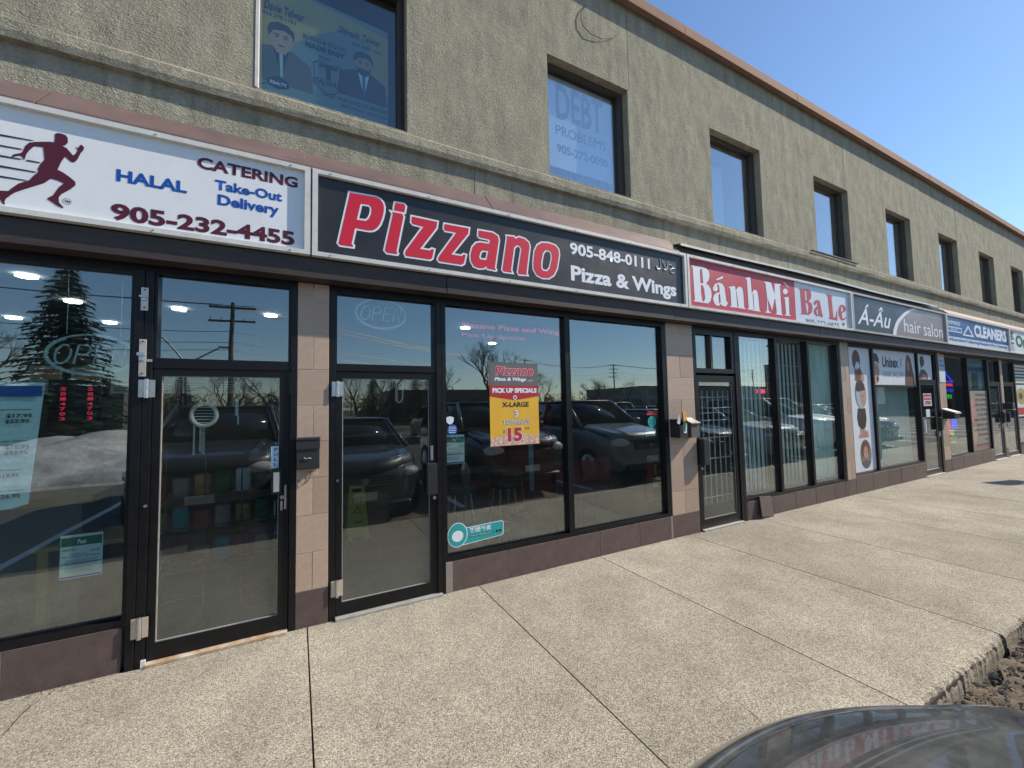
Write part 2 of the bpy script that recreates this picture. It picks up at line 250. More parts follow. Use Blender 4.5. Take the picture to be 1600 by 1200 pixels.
# ---------------------------------------------------------------- helpers
ORG = {}
def _link(name, me, m, parent):
    o = bpy.data.objects.new(name, me); C.objects.link(o)
    if m and not me.materials: me.materials.append(M[m])
    if parent is not None:
        o.parent = parent; org = ORG.get(parent.name, Vector((0, 0, 0))); ORG[o.name] = org
    return o
def obj(name, bm, m, parent=None, smooth=False):
    org = ORG.get(parent.name, Vector((0, 0, 0))) if parent is not None else Vector((0, 0, 0))
    if org.length > 0: bmesh.ops.translate(bm, verts=bm.verts, vec=-org)
    me = bpy.data.meshes.new(name); bm.to_mesh(me); bm.free()
    if smooth:
        for p in me.polygons: p.use_smooth = True
    return _link(name, me, m, parent)
def thing(name, label, cat, loc=(0, 0, 0), group=None):
    o = bpy.data.objects.new(name, None); C.objects.link(o); o.location = loc; o.empty_display_size = 0.1
    o['label'] = label; o['category'] = cat
    if group: o['group'] = group
    ORG[o.name] = Vector(loc); return o
def tag(o, label, cat, group=None):
    o['label'] = label; o['category'] = cat
    if group: o['group'] = group
    return o
def kind(o, k='structure'): o['kind'] = k; return o
def copy_tree(o, loc=None, rz=None, parent=None, label=None, mats=None):
    c = o.copy(); C.objects.link(c)
    if parent is not None: c.parent = parent
    if loc is not None: c.location = loc
    if rz is not None: c.rotation_euler = (0, 0, rz)
    if label: c['label'] = label
    if mats and c.type == 'MESH' and c.data.materials and c.data.materials[0] and c.data.materials[0].name in mats:
        c.data = c.data.copy(); c.data.materials[0] = M[mats[c.data.materials[0].name]]
    for ch in list(o.children): copy_tree(ch, parent=c, mats=mats)
    return c
def box(bm, x0, x1, y0, y1, z0, z1, bev=0.0):
    b2 = bmesh.new() if bev > 0 else bm
    v = [b2.verts.new(p) for p in ((x0,y0,z0),(x1,y0,z0),(x1,y1,z0),(x0,y1,z0),(x0,y0,z1),(x1,y0,z1),(x1,y1,z1),(x0,y1,z1))]
    for f in ((0,3,2,1),(4,5,6,7),(0,1,5,4),(1,2,6,5),(2,3,7,6),(3,0,4,7)): b2.faces.new([v[i] for i in f])
    if bev > 0:
        bmesh.ops.bevel(b2, geom=b2.edges[:], offset=bev, segments=2, affect='EDGES', profile=0.5)
        me = bpy.data.meshes.new('tmp'); b2.to_mesh(me); b2.free(); bm.from_mesh(me); bpy.data.meshes.remove(me)
def B(name, m, parent, x0, x1, y0, y1, z0, z1, bev=0.0):
    bm = bmesh.new(); box(bm, x0, x1, y0, y1, z0, z1, bev); return obj(name, bm, m, parent)
def ring(name, m, parent, x0, x1, y0, y1, z0, z1, l, r, b, t, bev=0.0):
    bm = bmesh.new()
    v = []
    for y in (y0, y1):
        for (a, c) in ((x0,z0),(x1,z0),(x1,z1),(x0,z1),(x0+l,z0+b),(x1-r,z0+b),(x1-r,z1-t),(x0+l,z1-t)): v.append(bm.verts.new((a, y, c)))
    for i in range(4):
        j = (i+1) % 4
        bm.faces.new([v[i], v[j], v[4+j], v[4+i]]); bm.faces.new([v[8+j], v[8+i], v[12+i], v[12+j]])
        bm.faces.new([v[j], v[i], v[8+i], v[8+j]]); bm.faces.new([v[4+i], v[4+j], v[12+j], v[12+i]])
    return obj(name, bm, m, parent)
def tube(bm, pts, r, n=6, r1=None, closed=False):
    pts = [Vector(p) for p in pts]; rings = []; k = len(pts)
    prevn = None
    for i, p in enumerate(pts):
        if closed: d = (pts[(i+1) % k]-pts[i-1])
        else: d = (pts[min(i+1, k-1)]-pts[max(i-1, 0)])
        if d.length < 1e-9: d = Vector((0, 0, 1))
        d.normalize()
        a = Vector((0, 1, 0)) if abs(d.y) < 0.9 else Vector((1, 0, 0))
        u = d.cross(a).normalized(); w = d.cross(u)
        rr = r if r1 is None else r+(r1-r)*i/max(1, k-1)
        rings.append([bm.verts.new(p+rr*(math.cos(2*PI*j/n)*u+math.sin(2*PI*j/n)*w)) for j in range(n)])
    for i in range(k if closed else k-1):
        A, D = rings[i], rings[(i+1) % k]
        for j in range(n): bm.faces.new([A[j], A[(j+1) % n], D[(j+1) % n], D[j]])
    if not closed and n > 2:
        bm.faces.new(rings[0][::-1]); bm.faces.new(rings[-1])
def cyl(bm, c, axis, r, h, n=20, r2=None):
    c = Vector(c); a = Vector(axis).normalized(); tube(bm, [c, c+a*h], r, n, r2)
def lathe(bm, c, prof, n=24):
    rs = [[bm.verts.new((c[0]+r*math.cos(2*PI*j/n), c[1]+r*math.sin(2*PI*j/n), c[2]+z)) for j in range(n)] for r, z in prof]
    for i in range(len(rs)-1):
        for j in range(n): bm.faces.new([rs[i][j], rs[i][(j+1) % n], rs[i+1][(j+1) % n], rs[i+1][j]])
    bm.faces.new(rs[0][::-1]); bm.faces.new(rs[-1])
def _curve_mesh(cu):
    o = bpy.data.objects.new('tmp', cu); me = bpy.data.meshes.new_from_object(o); bpy.data.objects.remove(o); bpy.data.curves.remove(cu); return me
def shape(name, polys, y, m, parent, offset=0.0, smooth=False):
    cu = bpy.data.curves.new('tmp', 'CURVE'); cu.dimensions = '2D'; cu.fill_mode = 'BOTH'; cu.offset = offset
    for p in polys:
        if smooth:
            s = cu.splines.new('BEZIER'); s.bezier_points.add(len(p)-1)
            for bp, (a, c) in zip(s.bezier_points, p): bp.co = (a, c, 0); bp.handle_left_type = bp.handle_right_type = 'AUTO'
            s.resolution_u = 4
        else:
            s = cu.splines.new('POLY'); s.points.add(len(p)-1)
            for q, (a, c) in zip(s.points, p): q.co = (a, c, 0, 1)
        s.use_cyclic_u = True
    me = _curve_mesh(cu); org = ORG.get(parent.name, Vector((0, 0, 0))) if parent is not None else Vector((0, 0, 0))
    for v in me.vertices: v.co = Vector((v.co.x, y, v.co.y))-org
    me.name = name; me.materials.clear(); return _link(name, me, m, parent)
def text(name, body, x0, x1, z0, z1, y, m, parent, bold=0.0, shear=0.0, sp=1.0):
    cu = bpy.data.curves.new('tmp', 'FONT'); cu.body = body; cu.size = 1; cu.offset = bold; cu.shear = shear; cu.fill_mode = 'FRONT'; cu.resolution_u = 3; cu.space_character = sp; cu.space_line = 1.0
    me = _curve_mesh(cu); org = ORG.get(parent.name, Vector((0, 0, 0))) if parent is not None else Vector((0, 0, 0))
    if not me.vertices: return None
    a0 = min(v.co.x for v in me.vertices); a1 = max(v.co.x for v in me.vertices); b0 = min(v.co.y for v in me.vertices); b1 = max(v.co.y for v in me.vertices)
    sx = (x1-x0)/(a1-a0); sz = (z1-z0)/(b1-b0)
    for v in me.vertices: v.co = Vector((x0+(v.co.x-a0)*sx, y, z0+(v.co.y-b0)*sz))-org
    me.name = name; me.materials.clear(); return _link(name, me, m, parent)
def ell(cx, cz, rx, rz, n=24, a0=0.0, a1=2*PI): return [(cx+rx*math.cos(a0+(a1-a0)*i/n), cz+rz*math.sin(a0+(a1-a0)*i/n)) for i in range(n)]
def rect(x0, x1, z0, z1): return [(x0, z0), (x1, z0), (x1, z1), (x0, z1)]
TILES = {}
def tile(name, m, parent, x0, x1, z0, z1, y=-0.001, th=0.012, jit=True):
    w, h = round(x1-x0, 3), round(z1-z0, 3); key = (w, h, m, th)
    if key not in TILES:
        bm = bmesh.new(); box(bm, -w/2, w/2, -th, 0, -h/2, h/2, 0.0015); me = bpy.data.meshes.new(name); bm.to_mesh(me); bm.free(); me.materials.append(M[m]); TILES[key] = me
    o = bpy.data.objects.new(name, TILES[key]); C.objects.link(o); o.parent = parent; org = ORG.get(parent.name, Vector((0,0,0)))
    o.location = Vector(((x0+x1)/2, y + (random.uniform(-0.0012, 0.0012) if jit else 0), (z0+z1)/2))-org
    if jit: o.rotation_euler = (random.uniform(-.003, .003), 0, random.uniform(-.004, .004))
    ORG[o.name] = org; return o
PIZZANO = [[(0.324,3.035),(0.507,3.042),(0.538,3.033),(0.556,3.012),(0.565,2.981),(0.563,2.942),(0.553,2.896),(0.535,2.843),(0.512,2.808),(0.486,2.787),(0.456,2.78),(0.362,2.78),(0.339,2.662),(0.35,2.651),(0.348,2.64),(0.262,2.639),(0.251,2.652),(0.323,3.019)],[(0.4,2.969),(0.456,2.973),(0.471,2.96),(0.475,2.94),(0.471,2.906),(0.456,2.871),(0.436,2.85),(0.374,2.846)],[(0.646,3.032),(0.713,3.034),(0.724,3.021),(0.716,2.971),(0.643,2.97),(0.638,2.982)],[(0.619,2.956),(0.697,2.957),(0.709,2.938),(0.655,2.658),(0.663,2.643),(0.657,2.636),(0.584,2.636),(0.569,2.652),(0.629,2.942)],[(0.772,2.952),(0.974,2.949),(0.967,2.898),(0.836,2.708),(0.91,2.708),(0.928,2.723),(0.945,2.72),(0.93,2.648),(0.912,2.634),(0.725,2.633),(0.717,2.654),(0.725,2.678),(0.86,2.886),(0.781,2.891),(0.768,2.905)],[(1.033,2.944),(1.242,2.948),(1.235,2.899),(1.09,2.705),(1.176,2.705),(1.193,2.722),(1.212,2.719),(1.195,2.646),(1.174,2.631),(0.987,2.631),(0.975,2.645),(0.987,2.676),(1.131,2.89),(1.039,2.889),(1.028,2.904)],[(1.328,2.948),(1.46,2.951),(1.505,2.931),(1.516,2.898),(1.473,2.649),(1.484,2.635),(1.48,2.628),(1.402,2.632),(1.395,2.651),(1.366,2.63),(1.322,2.624),(1.279,2.635),(1.255,2.678),(1.253,2.731),(1.271,2.795),(1.304,2.834),(1.34,2.847),(1.421,2.849),(1.433,2.88),(1.418,2.885),(1.334,2.887),(1.323,2.898)],[(1.361,2.782),(1.414,2.783),(1.396,2.706),(1.338,2.704),(1.331,2.723),(1.342,2.759)],[(1.59,2.947),(1.664,2.953),(1.674,2.937),(1.716,2.959),(1.772,2.951),(1.809,2.928),(1.82,2.894),(1.781,2.646),(1.789,2.631),(1.704,2.625),(1.694,2.642),(1.734,2.851),(1.722,2.877),(1.69,2.883),(1.662,2.853),(1.628,2.654),(1.639,2.63),(1.556,2.629),(1.543,2.642),(1.593,2.926)],[(1.947,2.949),(2.025,2.958),(2.094,2.948),(2.129,2.916),(2.134,2.864),(2.105,2.732),(2.068,2.667),(2.015,2.632),(1.946,2.625),(1.888,2.643),(1.856,2.689),(1.854,2.754),(1.869,2.858),(1.9,2.918)],[(1.988,2.889),(2.031,2.885),(2.052,2.866),(2.051,2.814),(2.027,2.728),(2.0,2.695),(1.957,2.692),(1.936,2.715),(1.938,2.767),(1.957,2.851)]]
BANH = [[(3.936,3.033),(4.137,3.043),(4.201,3.033),(4.242,3.007),(4.252,2.955),(4.234,2.902),(4.184,2.852),(4.234,2.833),(4.269,2.786),(4.273,2.717),(4.25,2.658),(4.21,2.623),(4.154,2.62),(3.95,2.621),(3.978,2.639),(3.966,3.012)],[(4.103,3.019),(4.125,3.01),(4.135,2.852),(4.084,2.842),(4.082,2.988)],[(4.09,2.824),(4.122,2.825),(4.147,2.784),(4.156,2.673),(4.127,2.632),(4.105,2.643),(4.088,2.728)],[(4.365,2.925),(4.487,2.981),(4.506,2.976),(4.489,2.951),(4.384,2.918)],[(4.299,2.815),(4.341,2.865),(4.411,2.893),(4.479,2.885),(4.516,2.848),(4.539,2.682),(4.553,2.667),(4.576,2.686),(4.55,2.638),(4.509,2.614),(4.45,2.624),(4.437,2.642),(4.401,2.616),(4.361,2.609),(4.315,2.633),(4.295,2.688),(4.318,2.735),(4.373,2.767),(4.422,2.779),(4.418,2.855),(4.386,2.88),(4.379,2.85),(4.392,2.826),(4.374,2.786),(4.335,2.778),(4.307,2.788)],[(4.426,2.766),(4.433,2.658),(4.402,2.636),(4.399,2.699),(4.4,2.744)],[(4.588,2.863),(4.717,2.888),(4.729,2.834),(4.774,2.879),(4.817,2.894),(4.858,2.882),(4.876,2.831),(4.881,2.644),(4.912,2.62),(4.748,2.621),(4.77,2.64),(4.744,2.829),(4.733,2.821),(4.749,2.634),(4.764,2.623),(4.604,2.62),(4.631,2.642),(4.627,2.841)],[(4.928,3.015),(5.039,3.044),(5.049,2.837),(5.097,2.883),(5.132,2.891),(5.164,2.877),(5.182,2.824),(5.194,2.64),(5.22,2.618),(5.064,2.617),(5.087,2.637),(5.083,2.841),(5.065,2.828),(5.076,2.636),(5.075,2.622),(4.939,2.623),(4.973,2.643),(4.965,2.996)],[(5.321,3.026),(5.476,3.028),(5.548,2.879),(5.559,3.026),(5.717,3.037),(5.677,3.01),(5.685,2.636),(5.72,2.613),(5.537,2.614),(5.575,2.635),(5.557,2.82),(5.542,2.819),(5.473,2.659),(5.385,2.81),(5.391,2.651),(5.452,2.619),(5.318,2.615),(5.356,2.648),(5.377,2.801),(5.359,2.993)],[(5.769,3.074),(5.816,3.062),(5.9,3.016),(5.857,3.017),(5.778,3.053)],[(5.746,2.953),(5.778,2.982),(5.824,2.987),(5.86,2.967),(5.857,2.94),(5.816,2.909),(5.771,2.908),(5.746,2.927)],[(5.751,2.858),(5.874,2.881),(5.866,2.643),(5.909,2.621),(5.75,2.616),(5.79,2.641),(5.78,2.844)]]
BALE = [[(6.131,3.03),(6.385,3.046),(6.441,3.025),(6.452,2.971),(6.429,2.913),(6.366,2.87),(6.447,2.851),(6.465,2.788),(6.441,2.722),(6.361,2.678),(6.141,2.672),(6.181,2.698),(6.169,3.012)],[(6.308,3.019),(6.332,3.013),(6.331,2.885),(6.292,2.876),(6.289,2.999)],[(6.289,2.849),(6.322,2.849),(6.36,2.815),(6.35,2.723),(6.313,2.688),(6.298,2.772)],[(6.499,2.866),(6.546,2.903),(6.616,2.92),(6.675,2.902),(6.715,2.719),(6.739,2.702),(6.728,2.682),(6.675,2.673),(6.625,2.692),(6.562,2.673),(6.499,2.709),(6.496,2.764),(6.561,2.812),(6.596,2.82),(6.594,2.875),(6.571,2.901),(6.576,2.864),(6.547,2.838),(6.505,2.843)],[(6.603,2.802),(6.61,2.709),(6.574,2.695),(6.563,2.752)],[(6.849,3.03),(7.057,3.029),(7.008,2.999),(7.026,2.698),(7.092,2.709),(7.144,2.825),(7.142,2.66),(6.886,2.667),(6.926,2.699),(6.9,3.007)],[(7.278,2.916),(7.355,2.919),(7.418,2.88),(7.423,2.841),(7.28,2.779),(7.29,2.711),(7.348,2.706),(7.411,2.751),(7.386,2.704),(7.305,2.673),(7.23,2.687),(7.183,2.76),(7.193,2.839),(7.227,2.886)],[(7.284,2.887),(7.322,2.886),(7.329,2.832),(7.273,2.798),(7.269,2.846)],[(7.276,2.627),(7.301,2.643),(7.339,2.642),(7.352,2.618),(7.323,2.591),(7.285,2.593)]]
MAN = [[(-1.181,3.013),(-1.172,3.022),(-1.156,3.024),(-1.137,3.019),(-1.13,3.005),(-1.129,2.98),(-1.138,2.962),(-1.152,2.957),(-1.132,2.947),(-1.118,2.928),(-1.107,2.913),(-1.096,2.925),(-1.091,2.94),(-1.088,2.948),(-1.099,2.964),(-1.086,2.961),(-1.081,2.978),(-1.075,2.984),(-1.063,2.972),(-1.066,2.955),(-1.077,2.933),(-1.089,2.893),(-1.102,2.873),(-1.114,2.875),(-1.138,2.898),(-1.151,2.867),(-1.165,2.816),(-1.147,2.809),(-1.118,2.789),(-1.093,2.766),(-1.092,2.746),(-1.112,2.718),(-1.146,2.683),(-1.156,2.663),(-1.154,2.636),(-1.135,2.611),(-1.139,2.606),(-1.16,2.615),(-1.199,2.644),(-1.195,2.654),(-1.178,2.669),(-1.156,2.721),(-1.138,2.746),(-1.161,2.756),(-1.189,2.76),(-1.212,2.73),(-1.248,2.704),(-1.288,2.676),(-1.317,2.654),(-1.336,2.633),(-1.342,2.623),(-1.351,2.612),(-1.355,2.596),(-1.353,2.579),(-1.36,2.58),(-1.369,2.597),(-1.39,2.618),(-1.391,2.648),(-1.374,2.65),(-1.343,2.655),(-1.332,2.672),(-1.307,2.705),(-1.269,2.731),(-1.255,2.759),(-1.238,2.783),(-1.239,2.803),(-1.23,2.832),(-1.216,2.858),(-1.219,2.893),(-1.223,2.926),(-1.257,2.922),(-1.274,2.895),(-1.285,2.87),(-1.288,2.852),(-1.292,2.833),(-1.298,2.849),(-1.307,2.857),(-1.334,2.841),(-1.337,2.847),(-1.329,2.858),(-1.309,2.869),(-1.299,2.877),(-1.29,2.913),(-1.276,2.937),(-1.252,2.948),(-1.201,2.964),(-1.182,2.966),(-1.18,2.985)]]
SPEED = [[(-1.409,2.951),(-1.255,2.954),(-1.27,2.948),(-1.409,2.941)],[(-1.407,2.894),(-1.302,2.895),(-1.301,2.889),(-1.407,2.885)],[(-1.406,2.84),(-1.302,2.84),(-1.302,2.834),(-1.405,2.83)],[(-1.283,2.841),(-1.231,2.84),(-1.233,2.834),(-1.283,2.833)],[(-1.404,2.785),(-1.246,2.784),(-1.245,2.778),(-1.403,2.774)],[(-1.402,2.73),(-1.277,2.729),(-1.281,2.724),(-1.402,2.72)],[(-1.4,2.675),(-1.335,2.673),(-1.337,2.667),(-1.4,2.665)]]
# ================================================================= GROUND
def rough_slab(x0, x1):
    bm = bmesh.new(); n = max(2, int((x1-x0)/0.02)); rows = []; j = k = 0.0; ja = random.uniform(0, 9)
    for i in range(n+1):
        x = x0+(x1-x0)*i/n; e = i in (0, n)
        j = (0.006*math.sin(x*5+ja)+0.004*math.sin(x*23+ja)+random.uniform(-0.006, 0.006)); k = 0.008+0.004*math.sin(x*9)+random.uniform(-0.003, 0.003)
        rows.append([bm.verts.new((x, yy, zz)) for yy, zz in ((0.0, -0.14), (0.0, 0.0), (-2.25, 0.0), (-2.285+j, -k*0.6), (-2.298+j, -k-0.012), (-2.306+j*0.5, -0.06), (-2.31, -0.14))])
    for i in range(n):
        for q in range(6): bm.faces.new([rows[i][q], rows[i+1][q], rows[i+1][q+1], rows[i][q+1]])
        bm.faces.new([rows[i][6], rows[i+1][6], rows[i+1][0], rows[i][0]])
    bm.faces.new(rows[0]); bm.faces.new(rows[-1][::-1]); bmesh.ops.recalc_face_normals(bm, faces=bm.faces[:])
    return bm
side = kind(B('sidewalk', 'joint_dark', None, -8, 45, -2.3, 1.0, -0.3, -0.022))
xs = [0.075+1.272*k for k in range(-6, 29)]
for a, b in zip(xs[:-1], xs[1:]): obj('slab', rough_slab(a+0.004, b-0.004), 'aggregate', side)
kind(B('parking_lot', 'asphalt', None, -60, 90, -26, -2.31, -0.6, -0.14))
kind(B('terrain', 'soil', None, -900, 900, -900, 900, -3.0, -0.62))
kind(B('field', 'soil', None, -300, 400, -300, -26, -0.7, -0.16))
kind(B('road', 'asphalt', None, -300, 400, -52, -40, -0.5, -0.15))
bm = bmesh.new()      # painted stall lines
for k in range(-5, 14): box(bm, -0.2+2.6*k-0.05, -0.2+2.6*k+0.05, -7.6, -3.0, -0.1398, -0.136)
kind(obj('parking_lines', bm, 'grille_white', None))
kind(B('kerb_gap', 'joint_dark', None, -8, 45, -2.41, -2.311, -0.3, -0.128))
# crumbled dirt along the kerb
bm = bmesh.new(); nx, ny = 130, 12; vs = []
for i in range(nx+1):
    row = []
    for j in range(ny+1):
        x = 0.5+i*0.06; t = j/ny; y = -2.345-0.03*math.sin(x*6)-0.02*math.sin(x*17)-t*(1.0+0.15*math.sin(x*2.3))
        row.append(bm.verts.new((x, y, -0.134+0.062*math.exp(-(t/0.35)**2)*random.uniform(0.75, 1.2)-0.004*t)))
    vs.append(row)
for i in range(nx):
    for j in range(ny): bm.faces.new([vs[i][j], vs[i+1][j], vs[i+1][j+1], vs[i][j+1]])
g = obj('loose_dirt', bm, 'dirt'); g['kind'] = 'stuff'
bm = bmesh.new()
for i in range(4200):
    x = random.uniform(1.5, 8); y = -2.335-abs(random.gauss(0, 0.22)); s = random.choice((0.004, 0.005, 0.007, 0.010, 0.016))*random.uniform(.6, 1.3)
    vv = [bm.verts.new(Vector((x, y, -0.134+0.068*math.exp(-((-2.345-y)/0.35)**2)))+Vector(p)*s*random.uniform(.7, 1.2)) for p in ((1,0,0),(-1,0,0),(0,1,0),(0,-1,0),(0,0,.8),(0,0,-.8))]
    for f in ((0,2,4),(2,1,4),(1,3,4),(3,0,4),(2,0,5),(1,2,5),(3,1,5),(0,3,5)): bm.faces.new([vv[q] for q in f])
g = obj('gravel', bm, 'stone'); g['kind'] = 'stuff'
def crack(pts, w):
    bm = bmesh.new(); P = [Vector((a, b, 0.0007)) for a, b in pts]; Q = [P[0]]
    for a, b in zip(P[:-1], P[1:]):
        for k in range(1, 9): q = a.lerp(b, k/8); Q.append(q+Vector((random.uniform(-1, 1), random.uniform(-1, 1), 0))*.007)
    L = []
    for i, q in enumerate(Q):
        d = (Q[min(i+1, len(Q)-1)]-Q[max(i-1, 0)]).normalized(); n_ = Vector((-d.y, d.x, 0))*w*random.uniform(.4, 1.2)*(1-.7*i/len(Q)); L.append((bm.verts.new(q+n_), bm.verts.new(q-n_)))
    for a, b in zip(L[:-1], L[1:]): bm.faces.new([a[0], a[1], b[1], b[0]])
    obj('crack', bm, 'joint_dark', side)
for p_, w_ in (([(-1.14, -.02), (-1.2, -.16), (-1.19, -.30), (-1.27, -.5)], .004), ([(3.47, -1.10), (3.60, -1.3), (3.74, -1.6), (3.72, -1.85)], .0022), ([(5.6, -.1), (5.8, -.5), (5.75, -.9)], .002), ([(1.95, -2.28), (1.9, -2.0), (1.99, -1.7)], .0022), ([(7.9, -1.2), (8.3, -1.5), (8.5, -2.2)], .003), ([(2.63, -.62), (2.9, -.66), (3.2, -.60)], .0015)): crack(p_, w_)
bm = bmesh.new()      # leaf litter and grit at the wall foot
for i in range(240):
    x = random.choice((random.gauss(3.95, 0.14), random.gauss(-1.15, 0.1), random.uniform(-1.4, 14))); y = -abs(random.gauss(0, 0.03))-0.004; s = random.uniform(.003, .009)
    vv = [bm.verts.new((x+s*random.uniform(-1.4, 1.4), y+s*random.uniform(-1, 1), 0.002+random.uniform(0, .006))) for q in range(3)]
    bm.faces.new(vv)
g = obj('leaf_litter', bm, 'dirt'); g['kind'] = 'stuff'

# ================================================================= BUILDING
bld = thing('commercial_building', 'two storey plaza building with olive stucco upper wall and dark glazed shopfronts', 'building')
WX0, PW, WW = -0.278, 2.433, 1.055
WINS = [WX0+PW*k for k in range(-2, 13)]
ZB, ZT = 3.72, 4.95; XL, XR = -8.0, 34.0
def wall_mesh():
    bm = bmesh.new(); xs = sorted(set([XL, XR]+[w for w in WINS]+[w+WW for w in WINS])); zs = [3.1, ZB, ZT, 5.93]; V = {}
    D = 0.17
    g = lambda x, z, y=0.0: V.setdefault((round(x, 4), round(z, 4), y), bm.verts.new((x, y, z))) if (round(x, 4), round(z, 4), y) not in V else V[(round(x, 4), round(z, 4), y)]
    for a, b in zip(xs[:-1], xs[1:]):
        hole = any(abs(a-w) < 1e-6 for w in WINS)
        for c, d in zip(zs[:-1], zs[1:]):
            if hole and c == ZB: continue
            bm.faces.new([g(a, c), g(b, c), g(b, d), g(a, d)])
    for w in WINS:
        p = [(w, ZB), (w+WW, ZB), (w+WW, ZT), (w, ZT)]
        for i in range(4):
            q, r = p[i], p[(i+1) % 4]
            bm.faces.new([g(q[0], q[1]), g(q[0], q[1], D), g(r[0], r[1], D), g(r[0], r[1])])
    # ends and top
    bm.faces.new([g(XL, 5.93), g(XR, 5.93), g(XR, 5.93, D), g(XL, 5.93, D)])
    for x in (XL, XR): bm.faces.new([g(x, 3.1), g(x, 3.1, D), g(x, 5.93, D), g(x, 5.93)])
    bmesh.ops.recalc_face_normals(bm, faces=bm.faces[:]); return bm
obj('upper_wall', wall_mesh(), 'stucco', bld)
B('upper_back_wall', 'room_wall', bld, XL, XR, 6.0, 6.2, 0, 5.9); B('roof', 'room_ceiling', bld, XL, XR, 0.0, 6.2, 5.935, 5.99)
B('upper_floor', 'room_ceiling', bld, XL, XR, 0.02, 6.0, 2.66, 3.09)
B('end_wall', 'stucco', bld, XL-0.2, XL-0.002, 0, 6.2, 0, 5.93); B('end_wall', 'stucco', bld, XR+0.002, XR+0.2, 0, 6.2, 0, 5.93)
# sill band with a rounded stucco nose
def band():
    bm = bmesh.new(); prof = [(0.0, 3.555), (-0.040, 3.56), (-0.050, 3.60), (-0.047, 3.665), (-0.02, 3.69), (0.0, 3.70)]; n = 120; rows = []
    for i in range(n+1):
        x = XL+(XR-XL)*i/n; rows.append([bm.verts.new((x, y+(0.002*math.sin(x*5)+random.uniform(-.002, .002) if y < 0 else 0.01), z+random.uniform(-.0025, .0025))) for y, z in prof])
    for i in range(n):
        for q in range(5): bm.faces.new([rows[i][q], rows[i][q+1], rows[i+1][q+1], rows[i+1][q]])
    bm.faces.new(rows[0][::-1]); bm.faces.new(rows[-1]); bmesh.ops.recalc_face_normals(bm, faces=bm.faces[:]); return bm
obj('sill_band', band(), 'stucco', bld)
x = XL
while x < XR:       # copper coping in lapped lengths
    bm = bmesh.new(); x1 = min(XR, x+2.42); d = random.uniform(-.003, .003)
    box(bm, x+0.004, x1-0.004, -0.075+d, 0.2, 5.94+d, 6.045+d, 0.004); box(bm, x+0.004, x1-0.004, -0.088+d, -0.077+d, 5.905+d, 6.00+d, 0.002)
    obj('coping_panel', bm, 'coping_copper', bld); x += 2.42
bm = bmesh.new()
for xx in (3.235, 8.0, 12.95):
    box(bm, xx, xx+0.006, -0.0015, 0.002, 4.951, 5.90)
for xx in (1.36, 6.2, 9.45): box(bm, xx, xx+0.005, -0.0015, 0.002, 3.30, 3.55)
obj('control_joints', bm, 'suit_grey', bld)
# upper windows
def upper_window(k, x):
    m = 'bronze_frame'
    f = ring('upper_window', m, bld, x+0.002, x+WW-0.002, 0.085, 0.165, ZB+0.002, ZT-0.002, 0.022, 0.055, 0.018, 0.035)
    B('pane', 'dark_upper_glass' if k == 2 else 'upper_glass', f, x+0.024, x+WW-0.057, 0.128, 0.134, ZB+0.02, ZT-0.037)
    if k != 2: ring('sash', 'black_aluminium', f, x+0.024, x+WW-0.057, 0.136, 0.16, ZB+0.02, ZT-0.037, 0.012, 0.05, 0.012, 0.012)
    return f
for k, x in enumerate(WINS):
    f = upper_window(k, x)
    if k >= 4:
        B('blind', 'window_film' if k % 3 != 2 else 'curtain', f, x+0.05, x+WW*(0.62 if k < 8 else .4), 0.30, 0.31, ZB+0.1, ZT-0.22 if k < 6 else ZT-0.06)
B('window_trim', 'white_aluminium', bld, WINS[2]+0.003, WINS[2]+0.022, -0.004, 0.084, ZB+0.003, ZT-0.003)
B('window_trim', 'fascia_metal', bld, WINS[2]+WW-0.02, WINS[2]+WW-0.003, -0.003, 0.084, ZB+0.003, ZT-0.003)
bm = bmesh.new(); box(bm, 6.75, 8.15, -0.068, -0.03, 3.70, 3.712)
obj('metal_sill', bm, 'flashing_metal', bld)
# flashing above the signs: lapped sloping sheets
def flash(x0, x1, m, z1=3.335, z0=3.16):
    bm = bmesh.new(); v = [bm.verts.new(p) for p in ((x0, -0.162, z0), (x1, -0.162, z0), (x1, -0.004, z1), (x0, -0.004, z1), (x0, -0.162, z0-0.02), (x1, -0.162, z0-0.02), (x1, -0.004, z0-0.02), (x0, -0.004, z0-0.02))]
    for f in ((0,1,2,3),(4,5,1,0),(5,6,2,1),(7,4,0,3),(7,6,5,4),(6,7,3,2)): bm.faces.new([v[i] for i in f])
    return obj('flashing_panel', bm, m, bld)
for a, b in ((-8, -1.262), (-1.25, 1.45), (1.456, 3.74)): flash(a, b, 'flashing_metal', 3.335+random.uniform(-.006, .006))
for a, b in ((11.5, 13.4), (13.41, 16.2), (16.21, 22), (22.01, 34)): flash(a, b, 'flashing_pink', 3.31+random.uniform(-.006, .006))
B('sign_ledge', 'fascia_metal', bld, 3.78, 11.45, -0.12, -0.002, 3.15, 3.225)
# bent white trim above the two middle signs
bm = bmesh.new(); pts = []
for i in range(40):
    x = 3.75+i*(10.9-3.75)/39; pts.append((x, -0.175+0.006*math.sin(x*1.7), 3.262+0.008*math.sin(x*1.1+1)-0.0015*x))
for a, b in zip(pts[:-1], pts[1:]):
    v = [bm.verts.new(p) for p in (a, b, (b[0], b[1], b[2]-0.026), (a[0], a[1], a[2]-0.026))]; bm.faces.new(v[::-1])
    v2 = [bm.verts.new(p) for p in (a, b, (b[0], -0.002, b[2]+0.03), (a[0], -0.002, a[2]+0.03))]; bm.faces.new(v2)
bmesh.ops.remove_doubles(bm, verts=bm.verts[:], dist=1e-5); obj('drip_trim', bm, 'white_aluminium', bld)
